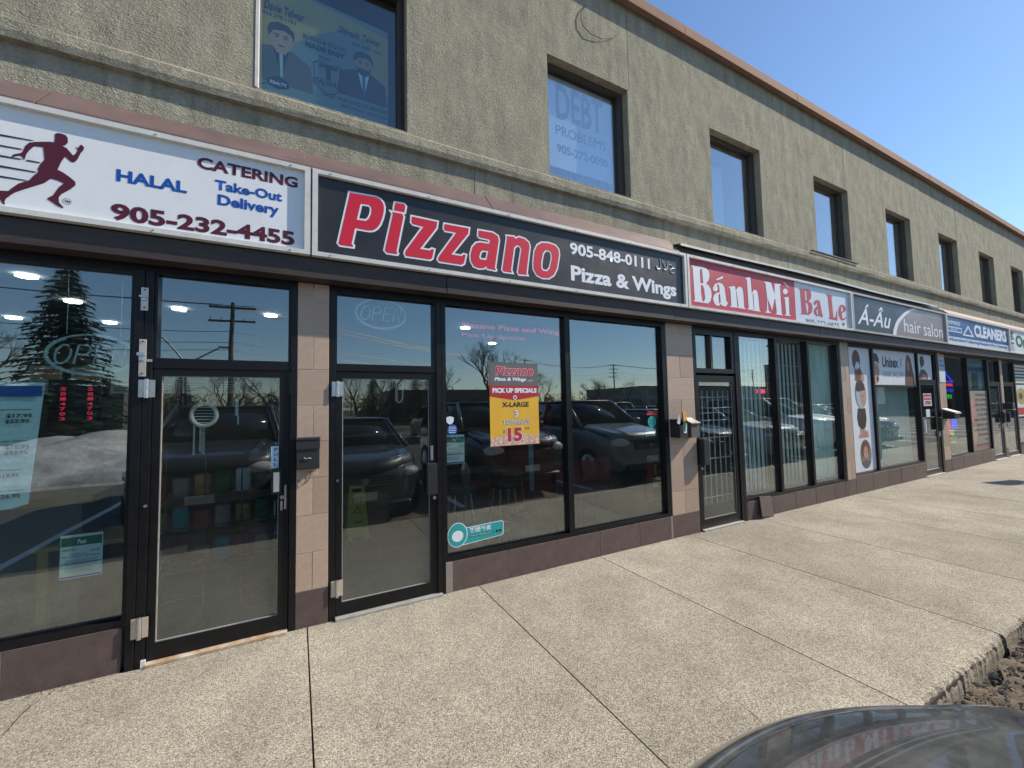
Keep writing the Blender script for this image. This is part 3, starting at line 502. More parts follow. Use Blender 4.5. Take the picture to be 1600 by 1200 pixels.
# fascia under the signs, soffit
x = -8.0
for w in (2.95, 2.9, 3.2, 2.6, 3.0, 3.1, 2.9, 3.3, 3.0, 3.0, 3.0, 3.0, 3.0, 3.04):
    bm = bmesh.new(); d = random.uniform(-.002, .002)
    box(bm, x+0.003, x+w-0.003, -0.138+d, -0.13+d, 2.385, 2.52, 0.002); box(bm, x+0.003, x+w-0.003, -0.128+d, 0.1, 2.388, 2.396)
    obj('fascia_panel', bm, 'fascia_metal', bld); x += w
B('sign_beam', 'black_plate', bld, XL, XR, -0.12, 0.1, 2.40, 3.14)
B('header', 'black_aluminium', bld, XL, XR, 0.0, 0.09, 2.352, 2.387)
# ground floor rooms
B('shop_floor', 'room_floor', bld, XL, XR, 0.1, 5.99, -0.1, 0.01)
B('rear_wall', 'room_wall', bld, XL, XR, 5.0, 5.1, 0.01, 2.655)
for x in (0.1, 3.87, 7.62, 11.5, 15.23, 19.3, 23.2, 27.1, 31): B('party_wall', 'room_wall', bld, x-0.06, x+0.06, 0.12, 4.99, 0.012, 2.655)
# piers of tan tile
PIERS = ((0.0, 0.205, 1), (3.652, 4.09, 2), (7.495, 7.745, 1), (11.33, 11.66, 1), (15.13, 15.3, 1), (19.2, 19.45, 1), (23.1, 23.4, 1), (27.0, 27.3, 1))
for x0, x1, nn in PIERS:
    p = B('pier', 'grout', bld, x0+0.002, x1-0.002, 0.0022, 0.118, 0.0, 2.385)
    z = 0.244; k = 0; mid = (x0+x1)/2
    g = 0.0024
    while z < 2.38:
        z1 = min(2.385, z+0.2535)
        if nn == 1:
            cuts = [x0, x1] if k % 2 else [x0, mid, x1]
        else:
            cuts = [x0, x0+0.22, x1] if k % 2 else [x0, x0+0.02, x0+0.235, x1]
            if k % 2: cuts = [x0, x1]
            else: cuts = [x0, mid-0.01, x1]
        for a, b in zip(cuts[:-1], cuts[1:]): tile('tile', 'tile_tan', p, a+g, b-g, z+g, z1-g, 0.011)
        z = z1; k += 1
    tile('base_tile', 'tile_brown', p, x0+g, x1-g, 0.004, 0.244-g, 0.011)
# base walls under the glazing
def base(x0, x1, cuts, top=0.236):
    p = B('base_wall', 'grout', bld, x0+0.002, x1-0.002, 0.001, 0.118, 0.0, top-0.004)
    c = [x0]+[q for q in cuts if x0 < q < x1]+[x1]
    for a, b in zip(c[:-1], c[1:]): tile('base_tile', 'tile_pale' if b-a < 0.08 else 'tile_brown', p, a+0.0025, b-0.0025, 0.004, top, 0.009, th=0.012)
base(-8.0, -0.885, (-7, -6, -5, -4, -3.4, -2.9, -2.4, -1.87, -1.355), 0.25)
base(1.06, 3.65, (1.118, 1.626, 2.136, 2.630, 3.156, 3.615), 0.24)
base(4.975, 7.494, (5.13, 5.54, 6.05, 6.56, 7.08, 7.40), 0.225)
base(7.746, 10.40, (8.3, 8.85, 9.35, 9.9), 0.275)
base(11.66, 14.30, (12.3, 12.9, 13.45, 13.95), 0.265)
base(16.3, 19.2, (17, 17.6, 18.2, 18.8)); base(19.45, 23.1, (20, 21, 22)); base(23.4, 27, (24, 25, 26)); base(27.3, 34, (28, 29, 30, 31, 32, 33))
# glazing
def window(x0, x1, z0=0.275, z1=2.352, l=0.035, r=0.035, b=0.035, t=0.02, g='shop_glass'):
    f = ring('shop_window', 'black_aluminium', bld, x0, x1, 0.004, 0.10, z0-b, z1, l, r, b, t)
    B('pane', g, f, x0+l-0.004, x1-r+0.004, 0.047, 0.053, z0-0.004, z1-t+0.004)
    bm = bmesh.new(); box(bm, x0+l+0.001, x1-r-0.001, 0.036, 0.046, z0+0.001, z0+0.012); obj('glazing_bead', bm, 'black_aluminium', f)
    return f
def door(x0, x1, zt=1.757, gl=None, b=0.09, l=0.035, r=0.055, t=0.045, hinge='L', m='black_aluminium'):
    f = ring('door', m, bld, x0, x1, 0.012, 0.055, 0.022, zt, l, r, b, t)
    B('pane', 'door_glass', f, x0+l-0.004, x1-r+0.004, 0.030, 0.036, 0.018+b, zt-t+0.004)
    ring('bead', 'weathered_aluminium' if gl is None else m, f, x0+l, x1-r, 0.022, 0.029, 0.022+b, zt-t, 0.005, 0.003, 0.006, 0.003)
    return f
def jamb(x0, x1, z0=0.0, z1=2.352, y0=0.0): return B('jamb', 'black_aluminium', bld, x0, x1, y0, 0.10, z0, z1, 0.002)
def sill(x0, x1, m='weathered_aluminium'): return B('threshold', m, bld, x0, x1, -0.03, 0.11, 0.001, 0.018, 0.002)
# -- unit 1, catering shop
window(-3.2, -0.865, 0.29, l=0.04, r=0.02, b=0.04); window(-5.6, -3.21, 0.29)
window(-7.99, -5.61, 0.29)
B('jamb', 'black_aluminium', bld, -0.864, -0.822, -0.012, 0.10, 0.0, 2.352, 0.002); B('jamb', 'black_aluminium', bld, -0.8205, -0.778, -0.006, 0.10, 0.0, 2.352, 0.002)
tr1 = ring('transom_window', 'black_aluminium', bld, -0.777, -0.040, 0.006, 0.10, 1.755, 2.352, 0.015, 0.015, 0.062, 0.012); B('pane', 'shop_glass', tr1, -0.765, -0.052, 0.047, 0.053, 1.813, 2.344)
d1 = door(-0.775, -0.045, 1.752, l=0.04, r=0.06, b=0.095, t=0.045); jamb(-0.039, -0.001); sill(-0.77, -0.045, 'rust')
# -- unit 2, pizza shop
jamb(0.207, 0.248); tr2 = ring('transom_window', 'black_aluminium', bld, 0.249, 0.998, 0.006, 0.10, 1.762, 2.352, 0.008, 0.015, 0.052, 0.016); B('pane', 'shop_glass', tr2, 0.255, 0.987, 0.047, 0.053, 1.81, 2.340)
d2 = door(0.252, 0.998, 1.757, l=0.042, r=0.058, b=0.085, t=0.05); sill(0.25, 1.03)
jamb(1.0, 1.04); jamb(1.042, 1.068)
window(1.070, 2.325, 0.28, l=0.012, r=0.045, b=0.04); window(2.327, 3.650, 0.28, l=0.012, r=0.06, b=0.04)
# -- unit 3, sandwich shop
jamb(4.092, 4.13)
tr3 = ring('transom_window', 'black_aluminium', bld, 4.132, 4.868, 0.006, 0.10, 1.83, 2.352, 0.025, 0.06, 0.055, 0.06)
B('mullion', 'bronze_frame', tr3, 4.425, 4.46, 0.01, 0.09, 1.886, 2.291); B('pane', 'shop_glass', tr3, 4.155, 4.426, 0.047, 0.053, 1.88, 2.295); B('pane', 'shop_glass', tr3, 4.459, 4.81, 0.047, 0.053, 1.88, 2.295)
d3 = door(4.132, 4.868, 1.80, l=0.055, r=0.06, b=0.10, t=0.075); jamb(4.87, 4.915); jamb(4.917, 4.955); sill(4.13, 4.87)
window(4.957, 5.78, 0.265, l=0.02, r=0.03, g='teal_glass'); window(5.782, 6.585, 0.265, l=0.02, r=0.03, g='teal_glass'); window(6.587, 7.44, 0.265, l=0.02, r=0.03, g='teal_glass'); jamb(7.442, 7.494)
# -- unit 4, hair salon
window(7.746, 8.59, 0.30, l=0.02, r=0.03); window(8.592, 10.40, 0.31, l=0.02, r=0.03, g='teal_glass')
B('transom_bar', 'black_aluminium', bld, 8.615, 10.368, 0.02, 0.09, 1.685, 1.72)
tr4 = ring('transom_window', 'black_aluminium', bld, 10.402, 11.20, 0.006, 0.10, 1.79, 2.352, 0.02, 0.02, 0.04, 0.02); B('pane', 'shop_glass', tr4, 10.42, 11.183, 0.047, 0.053, 1.826, 2.336)
d4 = door(10.404, 11.24, 1.785, l=0.06, r=0.08); jamb(11.242, 11.329); sill(10.41, 11.24)
# -- unit 5, cleaners
window(11.66, 12.975, 0.29, l=0.02, r=0.03); window(12.977, 14.30, 0.29, l=0.02, r=0.06)
tr5 = ring('transom_window', 'black_aluminium', bld, 14.302, 15.128, 0.006, 0.10, 1.79, 2.352, 0.03, 0.03, 0.04, 0.02); B('pane', 'shop_glass', tr5, 14.328, 15.102, 0.047, 0.053, 1.826, 2.336)
d5 = door(14.31, 15.12, 1.785); sill(14.31, 15.12)
# -- unit 6 and on
tr6 = ring('transom_window', 'black_aluminium', bld, 15.302, 16.23, 0.006, 0.10, 1.79, 2.352, 0.03, 0.03, 0.04, 0.02); B('pane', 'shop_glass', tr6, 15.328, 16.204, 0.047, 0.053, 1.826, 2.336)
d6 = door(15.31, 16.22, 1.785); sill(15.31, 16.22); jamb(16.231, 16.298)
for a, b in ((16.3, 17.75), (17.752, 19.2), (19.45, 21.3), (21.302, 23.1), (23.4, 25.2), (25.202, 27.0), (27.3, 30), (30.002, 34)): window(a, b, 0.29)
# door furniture
def hinge(x, z, y=-0.014, m='steel', h=0.105):
    bm = bmesh.new(); box(bm, x, x+0.028, y-0.004, y, z, z+h, .001); box(bm, x+0.05, x+0.078, y-0.004, y, z, z+h, .001); obj('hinge', bm, m, bld)
    h_ = obj('hinge_barrel', (lambda b_: (cyl(b_, (x+0.039, y-0.010, z-0.004), (0, 0, 1), 0.011, h+0.008, 14), b_)[1])(bmesh.new()), 'steel', bld); return h_
hinge(-0.836, 1.575); hinge(-0.838, 0.175, m='steel_tan', h=0.115)
hinge(0.222, 1.575, -0.004); hinge(0.222, 0.165, -0.004, 'steel_tan', 0.11)
def lock_plate(x, z0, z1, m='white_aluminium'):
    bm = bmesh.new(); box(bm, x, x+0.034, -0.0175, -0.0125, z0, z1, .001); p = obj('latch_plate', bm, m, bld)
    bm = bmesh.new(); box(bm, x-0.006, x+0.03, -0.034, -0.018, z0+(z1-z0)*.55, z0+(z1-z0)*.64, .002); box(bm, x+0.002, x+0.026, -0.026, -0.018, z0+(z1-z0)*.42, z0+(z1-z0)*.56, .002); obj('latch_bolt', bm, 'steel', p)
    bm = bmesh.new()
    for zz in (z0+0.018, z1-0.014): cyl(bm, (x+0.017, -0.021, zz), (0, 1, 0), 0.0045, 0.004, 10)
    obj('screws', bm, 'black_plate', p)
lock_plate(-0.836, 2.10, 2.24); lock_plate(-0.838, 1.70, 1.925, 'weathered_aluminium')
B('catch', 'steel', bld, -0.802, -0.776, -0.016, -0.007, 1.79, 1.805)
B('shoe', 'white_aluminium', bld, -0.79, -0.768, -0.02, -0.008, 0.0, 0.045)
# unit 1 door: push bar plate, lock
B('lock_plate', 'cream', d1, -0.135, -0.100, -0.006, 0.011, 0.935, 1.065, .002); ring('lock_surround', 'black_plastic', d1, -0.147, -0.088, -0.004, 0.011, 0.92, 1.08, .01, .01, .012, .012)
bm = bmesh.new(); cyl(bm, (-0.083, -0.004, 0.895), (0, 1, 0), 0.013, 0.014, 18); obj('lock_cylinder', bm, 'steel', d1)
B('strike', 'steel', d1, -0.07, -0.058, -0.004, 0.011, 0.815, 0.975, .001); B('strike_pin', 'steel', d1, -0.092, -0.08, -0.006, 0.011, 0.81, 0.87, .001)
# unit 2 door: pull box, plate, lock
B('pull_box', 'black_plastic', d2, 0.905, 0.985, -0.05, 0.011, 0.80, 1.04, .004); B('chrome_plate', 'steel', d2, 0.945, 0.967, -0.002, 0.011, 1.06, 1.175, .002)
bm = bmesh.new(); cyl(bm, (0.975, -0.006, 0.765), (0, 1, 0), 0.013, 0.017, 18); obj('lock_cylinder', bm, 'steel', d2)
bm = bmesh.new(); cyl(bm, (0.262, -0.006, 0.97), (0, 1, 0), 0.008, 0.015, 12); obj('stud', bm, 'steel', d2)
bm = bmesh.new(); cyl(bm, (-0.79, -0.016, 0.93), (0, 1, 0), 0.008, 0.012, 12); obj('stud', bm, 'steel', bld)
# unit 3 door
B('pull_box', 'black_plastic', d3, 4.118, 4.195, -0.075, 0.011, 0.76, 1.06, .004); bm = bmesh.new(); cyl(bm, (4.165, -0.006, 0.71), (0, 1, 0), 0.015, 0.017, 18); obj('lock_cylinder', bm, 'steel', d3)
for dd, xx in ((d4, 11.18), (d5, 15.03), (d6, 15.40)):
    B('pull_box', 'black_plastic', dd, xx-0.05, xx+0.02, -0.05, 0.011, 0.85, 1.1, .004); B('lock_cylinder', 'steel', dd, xx-0.03, xx, -0.01, 0.011, 0.72, 0.82, .003)
B('handle_plate', 'white_plastic', d4, 10.49, 10.53, -0.01, 0.011, 0.83, 1.06, .003)
# ceiling lights (lit, seen through the glass)
for x, y in ((-2.01, 1.66), (-2.05, 2.57), (-2.99, 3.81), (-2.12, 3.75), (-1.18, 2.55), (-0.29, 2.54), (2.2, 2.4), (3.2, 3.6), (13.2, 2.2), (6, 3), (9.5, 3)):
    bm = bmesh.new(); cyl(bm, (x, y, 2.64), (0, 0, 1), 0.065, 0.014, 24); obj('ceiling_light', bm, 'lamp_white', bld)
# ================================================================= SIGNS
SZ0, SZ1 = 2.532, 3.142
def sign(x0, x1, label, face, fm='white_aluminium'):
    t = thing('shop_sign', label, 'sign', ((x0+x1)/2, -0.15, SZ0))
    f = ring('sign_frame', fm, t, x0+0.004, x1-0.004, -0.175, -0.125, SZ0, SZ1, 0.034, 0.034, 0.03, 0.03)
    if face: B('face_panel', face, t, x0+0.03, x1-0.03, -0.146, -0.136, SZ0+0.02, SZ1-0.02)
    bm = bmesh.new(); n_ = 6
    for q in range(n_):
        for zz in (SZ0+.014, SZ1-.016): cyl(bm, (x0+.12+(x1-x0-.24)*q/(n_-1), -0.1785, zz), (0, 1, 0), 0.005, 0.004, 8)
    obj('screws', bm, 'galvanised', t)
    for x in (x0+0.001, x1-0.003): B('end_cap', 'weathered_aluminium', t, x, x+0.0025, -0.172, -0.128, SZ0, SZ1)
    return t
YF = -0.1475
s1 = sign(-3.68, 0.075, 'white catering sign with a running figure and a phone number in maroon', 'face_white')
shape('logo', [p for p in MAN], YF, 'ink_maroon', s1); shape('logo_stripes', SPEED+[[(-2.3, z), (-1.40, z), (-1.40, z-0.008), (-2.3, z-0.008)] for z in (2.951, 2.894, 2.84, 2.785, 2.73, 2.675)], YF-0.0003, 'ink_black', s1)
shape('trademark_ring', [ell(-1.123, 2.648, 0.0175, 0.0175), ell(-1.123, 2.648, 0.0155, 0.0155)], YF, 'ink_black', s1); text('lettering', 'TM', -1.134, -1.112, 2.642, 2.654, YF, 'ink_black', s1, 0.03)
text('lettering', 'CATERING', -0.556, -0.006, 2.988, 3.062, YF, 'ink_maroon', s1, 0.035); text('lettering', 'HALAL', -0.925, -0.603, 2.813, 2.885, YF, 'ink_blue', s1, 0.038)
text('lettering', 'Take-Out', -0.464, -0.098, 2.873, 2.938, YF, 'ink_blue', s1, 0.035); text('lettering', 'Delivery', -0.449, -0.115, 2.757, 2.846, YF, 'ink_blue', s1, 0.035)
text('lettering', '905-232-4455', -0.944, -0.022, 2.582, 2.682, YF, 'ink_maroon', s1, 0.038)
s2 = sign(0.08, 3.835, 'black pizza shop sign with large red white-edged lettering and a phone number', 'face_black')
for ix in ((0, 1), (2,), (3,), (4,), (5,), (6, 7), (8,), (9, 10)):
    q_ = [PIZZANO[i] for i in ix]; shape('letter_outline', q_, YF+0.0002*(ix[0] % 2), 'ink_white', s2, 0.0125); shape('letter', q_, YF-0.0012, 'ink_red', s2, -0.001)
text('lettering', '905-848-0111', 2.258, 3.292, 2.893, 3.01, YF, 'ink_white', s2, 0.03); text('lettering', 'Pizza & Wings', 2.262, 3.68, 2.600, 2.79, YF, 'ink_white', s2, 0.035)
bm = bmesh.new()      # halal in arabic script
for pl, r in (([(3.445,3.035),(3.452,3.0),(3.455,2.96),(3.447,2.93),(3.425,2.915),(3.402,2.918),(3.392,2.935),(3.39,2.95)], 0.005), ([(3.475,3.02),(3.50,2.985),(3.53,2.945),(3.535,2.925),(3.515,2.918),(3.50,2.93)], 0.005), ([(3.572,3.025),(3.56,2.975),(3.548,2.94),(3.535,2.92)], 0.005), ([(3.585,2.985),(3.61,2.992),(3.64,2.965),(3.668,2.958),(3.63,2.952),(3.60,2.935),(3.597,2.915),(3.62,2.90),(3.655,2.905)], 0.005)):
    tube(bm, [(a, YF, b) for a, b in pl], r*1.25, 5)
obj('lettering', bm, 'ink_white', s2)
s3 = sign(3.84, 7.56, 'red and pale blue sandwich shop sign with fat serif lettering', None)
B('face_panel', 'face_red', s3, 3.87, 6.03, -0.146, -0.136, SZ0+0.02, SZ1-0.02); B('face_panel', 'face_pale', s3, 6.0305, 7.53, -0.1455, -0.1355, SZ0+0.02, SZ1-0.02)
[shape('letter', [BANH[i] for i in ix], YF, 'ink_white', s3) for ix in ((0, 1, 2), (3,), (4, 5), (6,), (7,), (8,), (9,), (10,), (11,)) if ix[-1] < len(BANH)]; [shape('letter', [BALE[i] for i in ix], YF, 'ink_dullred', s3) for ix in ((0, 1, 2), (3, 4), (5,), (6, 7), (8,))]; text('lettering', '905-272-6875', 6.267, 7.175, 2.562, 2.618, YF, 'ink_black', s3, 0.0)
s4 = sign(7.565, 11.325, 'black and taupe hair salon sign split by a white arc', 'face_black', 'weathered_aluminium')
arc = [(9.03, 2.562), (9.06, 2.66), (9.157, 2.779), (9.25, 2.85), (9.354, 2.908), (9.5, 2.98), (9.66, 3.04), (9.82, 3.085), (9.96, 3.11)]
shape('face_panel', [arc+[(11.29, 3.11), (11.29, 2.562)]], YF, 'face_taupe', s4)
shape('arc_stripe', [[(a-0.05, b+0.0) for a, b in arc]+[(a+0.07, b-0.012) for a, b in arc[::-1]]], YF-0.0006, 'ink_white', s4)
text('lettering', 'Á-Âu', 7.76, 8.93, 2.66, 3.0, YF, 'ink_white', s4, 0.012, 0.35)
text('lettering', 'hair', 9.44, 10.15, 2.645, 2.88, YF-0.0006, 'ink_white', s4, 0.0); text('lettering', 'salon', 10.27, 11.17, 2.635, 2.885, YF-0.0006, 'ink_white', s4, 0.0); text('lettering', '905 848 1018', 10.22, 11.18, 2.945, 3.01, YF-0.0006, 'ink_grey', s4, 0.0)
s5 = sign(11.33, 15.29, 'blue and white dry cleaners sign with a white hanger triangle', 'face_blue')
B('face_strip', 'face_pale', s5, 11.37, 15.25, -0.149, -0.1465, 2.56, 2.705)
text('lettering', 'CLEANERS', 12.95, 15.14, 2.775, 3.06, YF, 'ink_white', s5, 0.05); shape('logo', [[(12.24, 2.765), (12.93, 2.765), (12.60, 3.0)], [(12.36, 2.795), (12.80, 2.795), (12.60, 2.945)]], YF, 'ink_white', s5)
text('lettering', 'Alteration•Tailoring•Repairs•Dry Cleaning', 11.48, 15.1, 2.60, 2.685, -0.1505, 'ink_blue', s5, 0.025)
B('number_strip', 'face_pale', s5, 11.41, 12.22, -0.149, -0.1465, 2.80, 2.91); text('lettering', '905-272-0000', 11.44, 12.19, 2.822, 2.89, -0.1505, 'ink_blue', s5, 0.03); text('lettering', 'EXPRESS', 11.44, 12.15, 2.955, 3.03, YF, 'face_pale', s5, 0.03)
s6 = sign(15.295, 19.4, 'white sign with green and black lettering at the end of the signs', 'face_white')
text('lettering', '茗', 15.42, 15.72, 2.86, 3.09, YF, 'ink_black', s6, 0.03); text('lettering', '茶', 15.42, 15.72, 2.58, 2.82, YF, 'ink_black', s6, 0.03); text('lettering', 'Organic', 15.85, 18.2, 2.62, 3.02, YF, 'ink_green', s6, 0.05)
for x0, x1, fc, lb in ((19.4, 23.3, 'face_red', 'plain red sign box farthest but one along the row'), (23.3, 27.2, 'face_white', 'plain white sign box at the far end of the row')): sign(x0+0.005, x1, lb, fc)
# ================================================================= PRINTS AND THINGS ON THE FRONT
def poster(name, label, cat, x0, x1, z0, z1, y, m, th=0.0015):
    t = thing(name, label, cat, ((x0+x1)/2, y, z0)); B('sheet', m, t, x0, x1, y, y+th, z0, z1); return t
# price list taped in the left window
def curl(name, x0, x1, z0, z1, y, m, parent, dx=0.0, nx=10, nz=16, amp=0.004):
    bm = bmesh.new(); g = [[None]*(nz+1) for _ in range(nx+1)]
    for i in range(nx+1):
        for j in range(nz+1):
            u, w = i/nx, j/nz; g[i][j] = bm.verts.new((x0+(x1-x0)*u+dx*w*u, y+amp*math.sin(u*5+w*3)*0.5+amp*random.uniform(-.25, .25)*(u > .3), z0+(z1-z0)*w+(0.02*(1-w)*(u > 0.93) if w < .05 else 0)))
    for i in range(nx):
        for j in range(nz): bm.faces.new([g[i][j], g[i+1][j], g[i+1][j+1], g[i][j+1]])
    return obj(name, bm, m, parent, True)
YG = 0.060
t = thing('price_list', 'pale blue laminated price list taped inside the catering shop window', 'poster', (-1.4, YG, 0.98))
curl('sheet', -1.95, -1.305, 0.975, 1.665, YG+0.006, 'paper_blue', t, 0.045)
B('header_band', 'ink_blue', t, -1.94, -1.268, YG-0.002, YG, 1.586, 1.645)
for b, x0, x1, z0, z1 in (('$17.95', -1.402, -1.303, 1.467, 1.491), ('$22.95', -1.405, -1.312, 1.437, 1.460), ('Teriyaki Dinner', -1.46, -1.305, 1.508, 1.518), ('$18.95', -1.402, -1.307, 1.295, 1.318), ('$23.95', -1.402, -1.314, 1.265, 1.288), ('Teriyaki Dinner', -1.46, -1.308, 1.335, 1.345), ('$19.95', -1.425, -1.341, 1.143, 1.165), ('$26.95', -1.425, -1.334, 1.030, 1.055), ('Teriyaki Dinner', -1.46, -1.335, 1.18, 1.19), ('Teriyaki Dinner', -1.46, -1.32, 1.068, 1.078)):
    text('lettering', b, x0, x1, z0, z1, YG-0.002, 'ink_navy', t, 0.03)
def pass_notice(label, x0, x1, z0, z1, y=YG):
    t = poster('inspection_notice', label, 'notice', x0, x1, z0, z1, y, 'paper'); w, h = x1-x0, z1-z0
    B('header_band', 'ink_green', t, x0+.004, x1-.004, y-0.001, y-0.0002, z1-h*.26, z1-h*.06); text('lettering', 'Pass', x0+w*.40, x0+w*.6, z1-h*.22, z1-h*.11, y-0.0015, 'ink_white', t, 0.03)
    for i, (a, b, bb) in enumerate(((.05, .36, 'INSPECTED'), (.70, .93, 'DATE'), (.22, .62, 'Catering Co'), (.05, .92, '905 Dundas St E, Mississauga'))): text('lettering', bb, x0+w*a, x0+w*b, z1-h*(.36+.055*i), z1-h*(.32+.055*i), y-0.001, 'ink_black', t, 0.02)
    for i in range(6): B('text_line', 'ink_grey', t, x0+w*.12, x1-w*.12, y-0.0009, y-0.0002, z1-h*(.58+.024*i), z1-h*(.572+.024*i))
    B('rule', 'ink_blue', t, x0+.003, x1-.003, y-0.0009, y-0.0002, z0+h*.335, z0+h*.35); B('footer_band', 'ink_blue', t, x0+.003, x1-.003, y-0.0009, y-0.0002, z0+h*.02, z0+h*.06)
    for i in range(4): B('text_line', 'ink_grey', t, x0+w*.12, x1-w*.25, y-0.0009, y-0.0002, z0+h*(.15+.03*i), z0+h*(.158+.03*i))
pass_notice('green headed inspection notice low in the catering shop window', -1.170, -0.992, 0.553, 0.797); pass_notice('green headed inspection notice beside the pizza shop door', 1.080, 1.256, 1.008, 1.247)
# pizza poster outside on the glass
Y = 0.0435
t = thing('promotion_poster', 'yellow and red pizza specials poster on the wide pizza shop window', 'poster', (1.74, Y, 1.13))
B('sheet', 'paper_yellow', t, 1.492, 1.99, Y, Y+0.0015, 1.13, 1.87); B('header_panel', 'paper_grey', t, 1.493, 1.989, Y-.0007, Y-.0001, 1.665, 1.8695)
shape('banner', [[(1.492, 1.665), (1.99, 1.665), (1.99, 1.568), (1.743, 1.532), (1.492, 1.568)]], Y-0.0009, 'paper_red', t)
def scaled(polys, x0, x1, z0, z1):
    xa = min(p[0] for q in polys for p in q); xb = max(p[0] for q in polys for p in q); za = min(p[1] for q in polys for p in q); zb = max(p[1] for q in polys for p in q)
    return [[(x0+(a-xa)*(x1-x0)/(xb-xa), z0+(b-za)*(z1-z0)/(zb-za)) for a, b in q] for q in polys]
PS = scaled(PIZZANO, 1.545, 1.94, 1.755, 1.835); shape('lettering_outline', PS, Y-0.0012, 'ink_white', t, 0.003); shape('lettering', PS, Y-0.002, 'ink_red', t)
text('lettering', 'Pizza & Wings', 1.54, 1.862, 1.697, 1.738, Y-.0014, 'ink_white', t, 0.05, 0.2); text('lettering', 'حلال', 1.88, 1.935, 1.702, 1.722, Y-.0014, 'ink_white', t, 0.02)
text('lettering', 'PICK UP SPECIALS', 1.519, 1.971, 1.598, 1.642, Y-.0016, 'ink_white', t, 0.06); shape('emblem', [ell(1.743, 1.556, .02, .02), ell(1.743, 1.556, .012, .012)], Y-.0016, 'ink_white', t)
text('lettering', 'X-LARGE', 1.61, 1.885, 1.47, 1.516, Y-.001, 'ink_black', t, 0.03); text('lettering_outline', '3', 1.728, 1.773, 1.378, 1.449, Y-.001, 'ink_grey', t, 0.05); text('lettering', '3', 1.731, 1.770, 1.381, 1.446, Y-.0018, 'ink_white', t, 0.01)
text('lettering_outline', 'TOPPINGS', 1.612, 1.892, 1.314, 1.357, Y-.001, 'ink_grey', t, 0.05); text('lettering', 'TOPPINGS', 1.614, 1.890, 1.316, 1.355, Y-.0018, 'ink_white', t, 0.0)
shape('pizza_picture', [[(1.493, 1.131), (1.989, 1.131), (1.989, 1.196), (1.93, 1.213), (1.85, 1.228), (1.736, 1.236), (1.63, 1.228), (1.55, 1.212), (1.493, 1.198)]], Y-0.0006, 'pizza_print', t)
text('lettering_outline', '15', 1.656, 1.816, 1.158, 1.291, Y-.0012, 'ink_white', t, 0.06); text('lettering', '15', 1.662, 1.810, 1.163, 1.287, Y-.002, 'ink_dullred', t, 0.045); text('lettering', '$', 1.617, 1.637, 1.242, 1.268, Y-.001, 'ink_slate', t, 0.02); text('lettering', '99', 1.839, 1.886, 1.258, 1.287, Y-.001, 'ink_slate', t, 0.0)
# small stickers
t = thing('sticker', 'small white shield sticker above the round blue one', 'sticker', (1.125, Y, 1.34)); shape('decal', [[(1.092, 1.395), (1.125, 1.405), (1.16, 1.395), (1.157, 1.36), (1.145, 1.345), (1.125, 1.337), (1.105, 1.348), (1.094, 1.365)]], Y, 'ink_white', t)
t = thing('sticker', 'round blue striped sticker above the inspection notice', 'sticker', (1.14, Y, 1.25)); shape('decal', [ell(1.145, 1.295, .044, .044)], Y, 'ink_blue', t)
for k in range(4): B('stripe', 'ink_white', t, 1.145-.035+.004*abs(k-1.5), 1.145+.035-.004*abs(k-1.5), Y-.0006, Y-.0001, 1.268+.015*k, 1.2725+.015*k)
t = thing('sticker', 'turquoise food delivery sticker with a round end low in the window', 'sticker', (1.34, Y, 0.33))
shape('decal_edge', [[(1.19, .335), (1.585, .362), (1.603, .375), (1.606, .476), (1.59, .490), (1.25, .478), (1.19, .47)]], Y, 'ink_white', t); shape('decal', [[(1.20, .342), (1.583, .368), (1.597, .379), (1.600, .472), (1.586, .484), (1.25, .471), (1.20, .463)]], Y-.0005, 'ink_teal', t)
shape('decal_edge', [ell(1.180, .428, .088, .100)], Y-.001, 'ink_white', t); shape('decal', [ell(1.180, .428, .081, .093)], Y-.0015, 'ink_teal', t); shape('emblem', [ell(1.18, .418, .05, .045)], Y-.002, 'ink_white', t)
text('lettering', '饭团外卖', 1.285, 1.485, 0.425, 0.470, Y-.001, 'ink_white', t, 0.02); B('stripe', 'ink_green', t, 1.283, 1.51, Y-.0012, Y-.0006, .393, .409); text('lettering', 'Food Delivery', 1.29, 1.50, 0.396, 0.406, Y-.0016, 'ink_white', t, 0.02)
for xx in (1.53, 1.56): B('icon', 'ink_black', t, xx, xx+.02, Y-.0012, Y-.0006, .395, .415, )
t = thing('sticker', 'red lettered decal high beside the brick tan column', 'sticker', (3.44, Y, 1.35)); B('decal', 'ink_dullred', t, 3.362, 3.515, Y, Y+.001, 1.352, 1.375); B('decal', 'ink_dullred', t, 3.39, 3.50, Y, Y+.001, 1.38, 1.392)
t = thing('sticker', 'round green sticker under the red decal', 'sticker', (3.44, Y, 1.22)); shape('decal', [ell(3.438, 1.279, .062, .062)], Y, 'ink_green', t); t.children[0].data.materials[0] = M['ink_teal']; text('lettering', 'WE DO', 3.40, 3.475, 1.285, 1.305, Y-.0006, 'ink_green', t, .02); text('lettering', 'PIZZA', 3.40, 3.475, 1.25, 1.27, Y-.0006, 'ink_green', t, .02)
t = poster('notice_card', 'pale green card just under the round green sticker', 'notice', 3.358, 3.512, 1.122, 1.212, YG, 'paper_green')
# pull tag on the catering shop door
t = thing('pull_sign', 'pale blue PULL tag on the catering shop door', 'sign', (-0.125, 0.027, 1.09)); B('plate', 'paper_blue', t, -0.151, -0.100, 0.0235, 0.0265, 1.092, 1.238, .001)
for i, ch in enumerate('PULL'): text('lettering', ch, -0.138+.004, -0.113, 1.205-.0335*i, 1.226-.0335*i, 0.0228, 'ink_blue', t, 0.03)
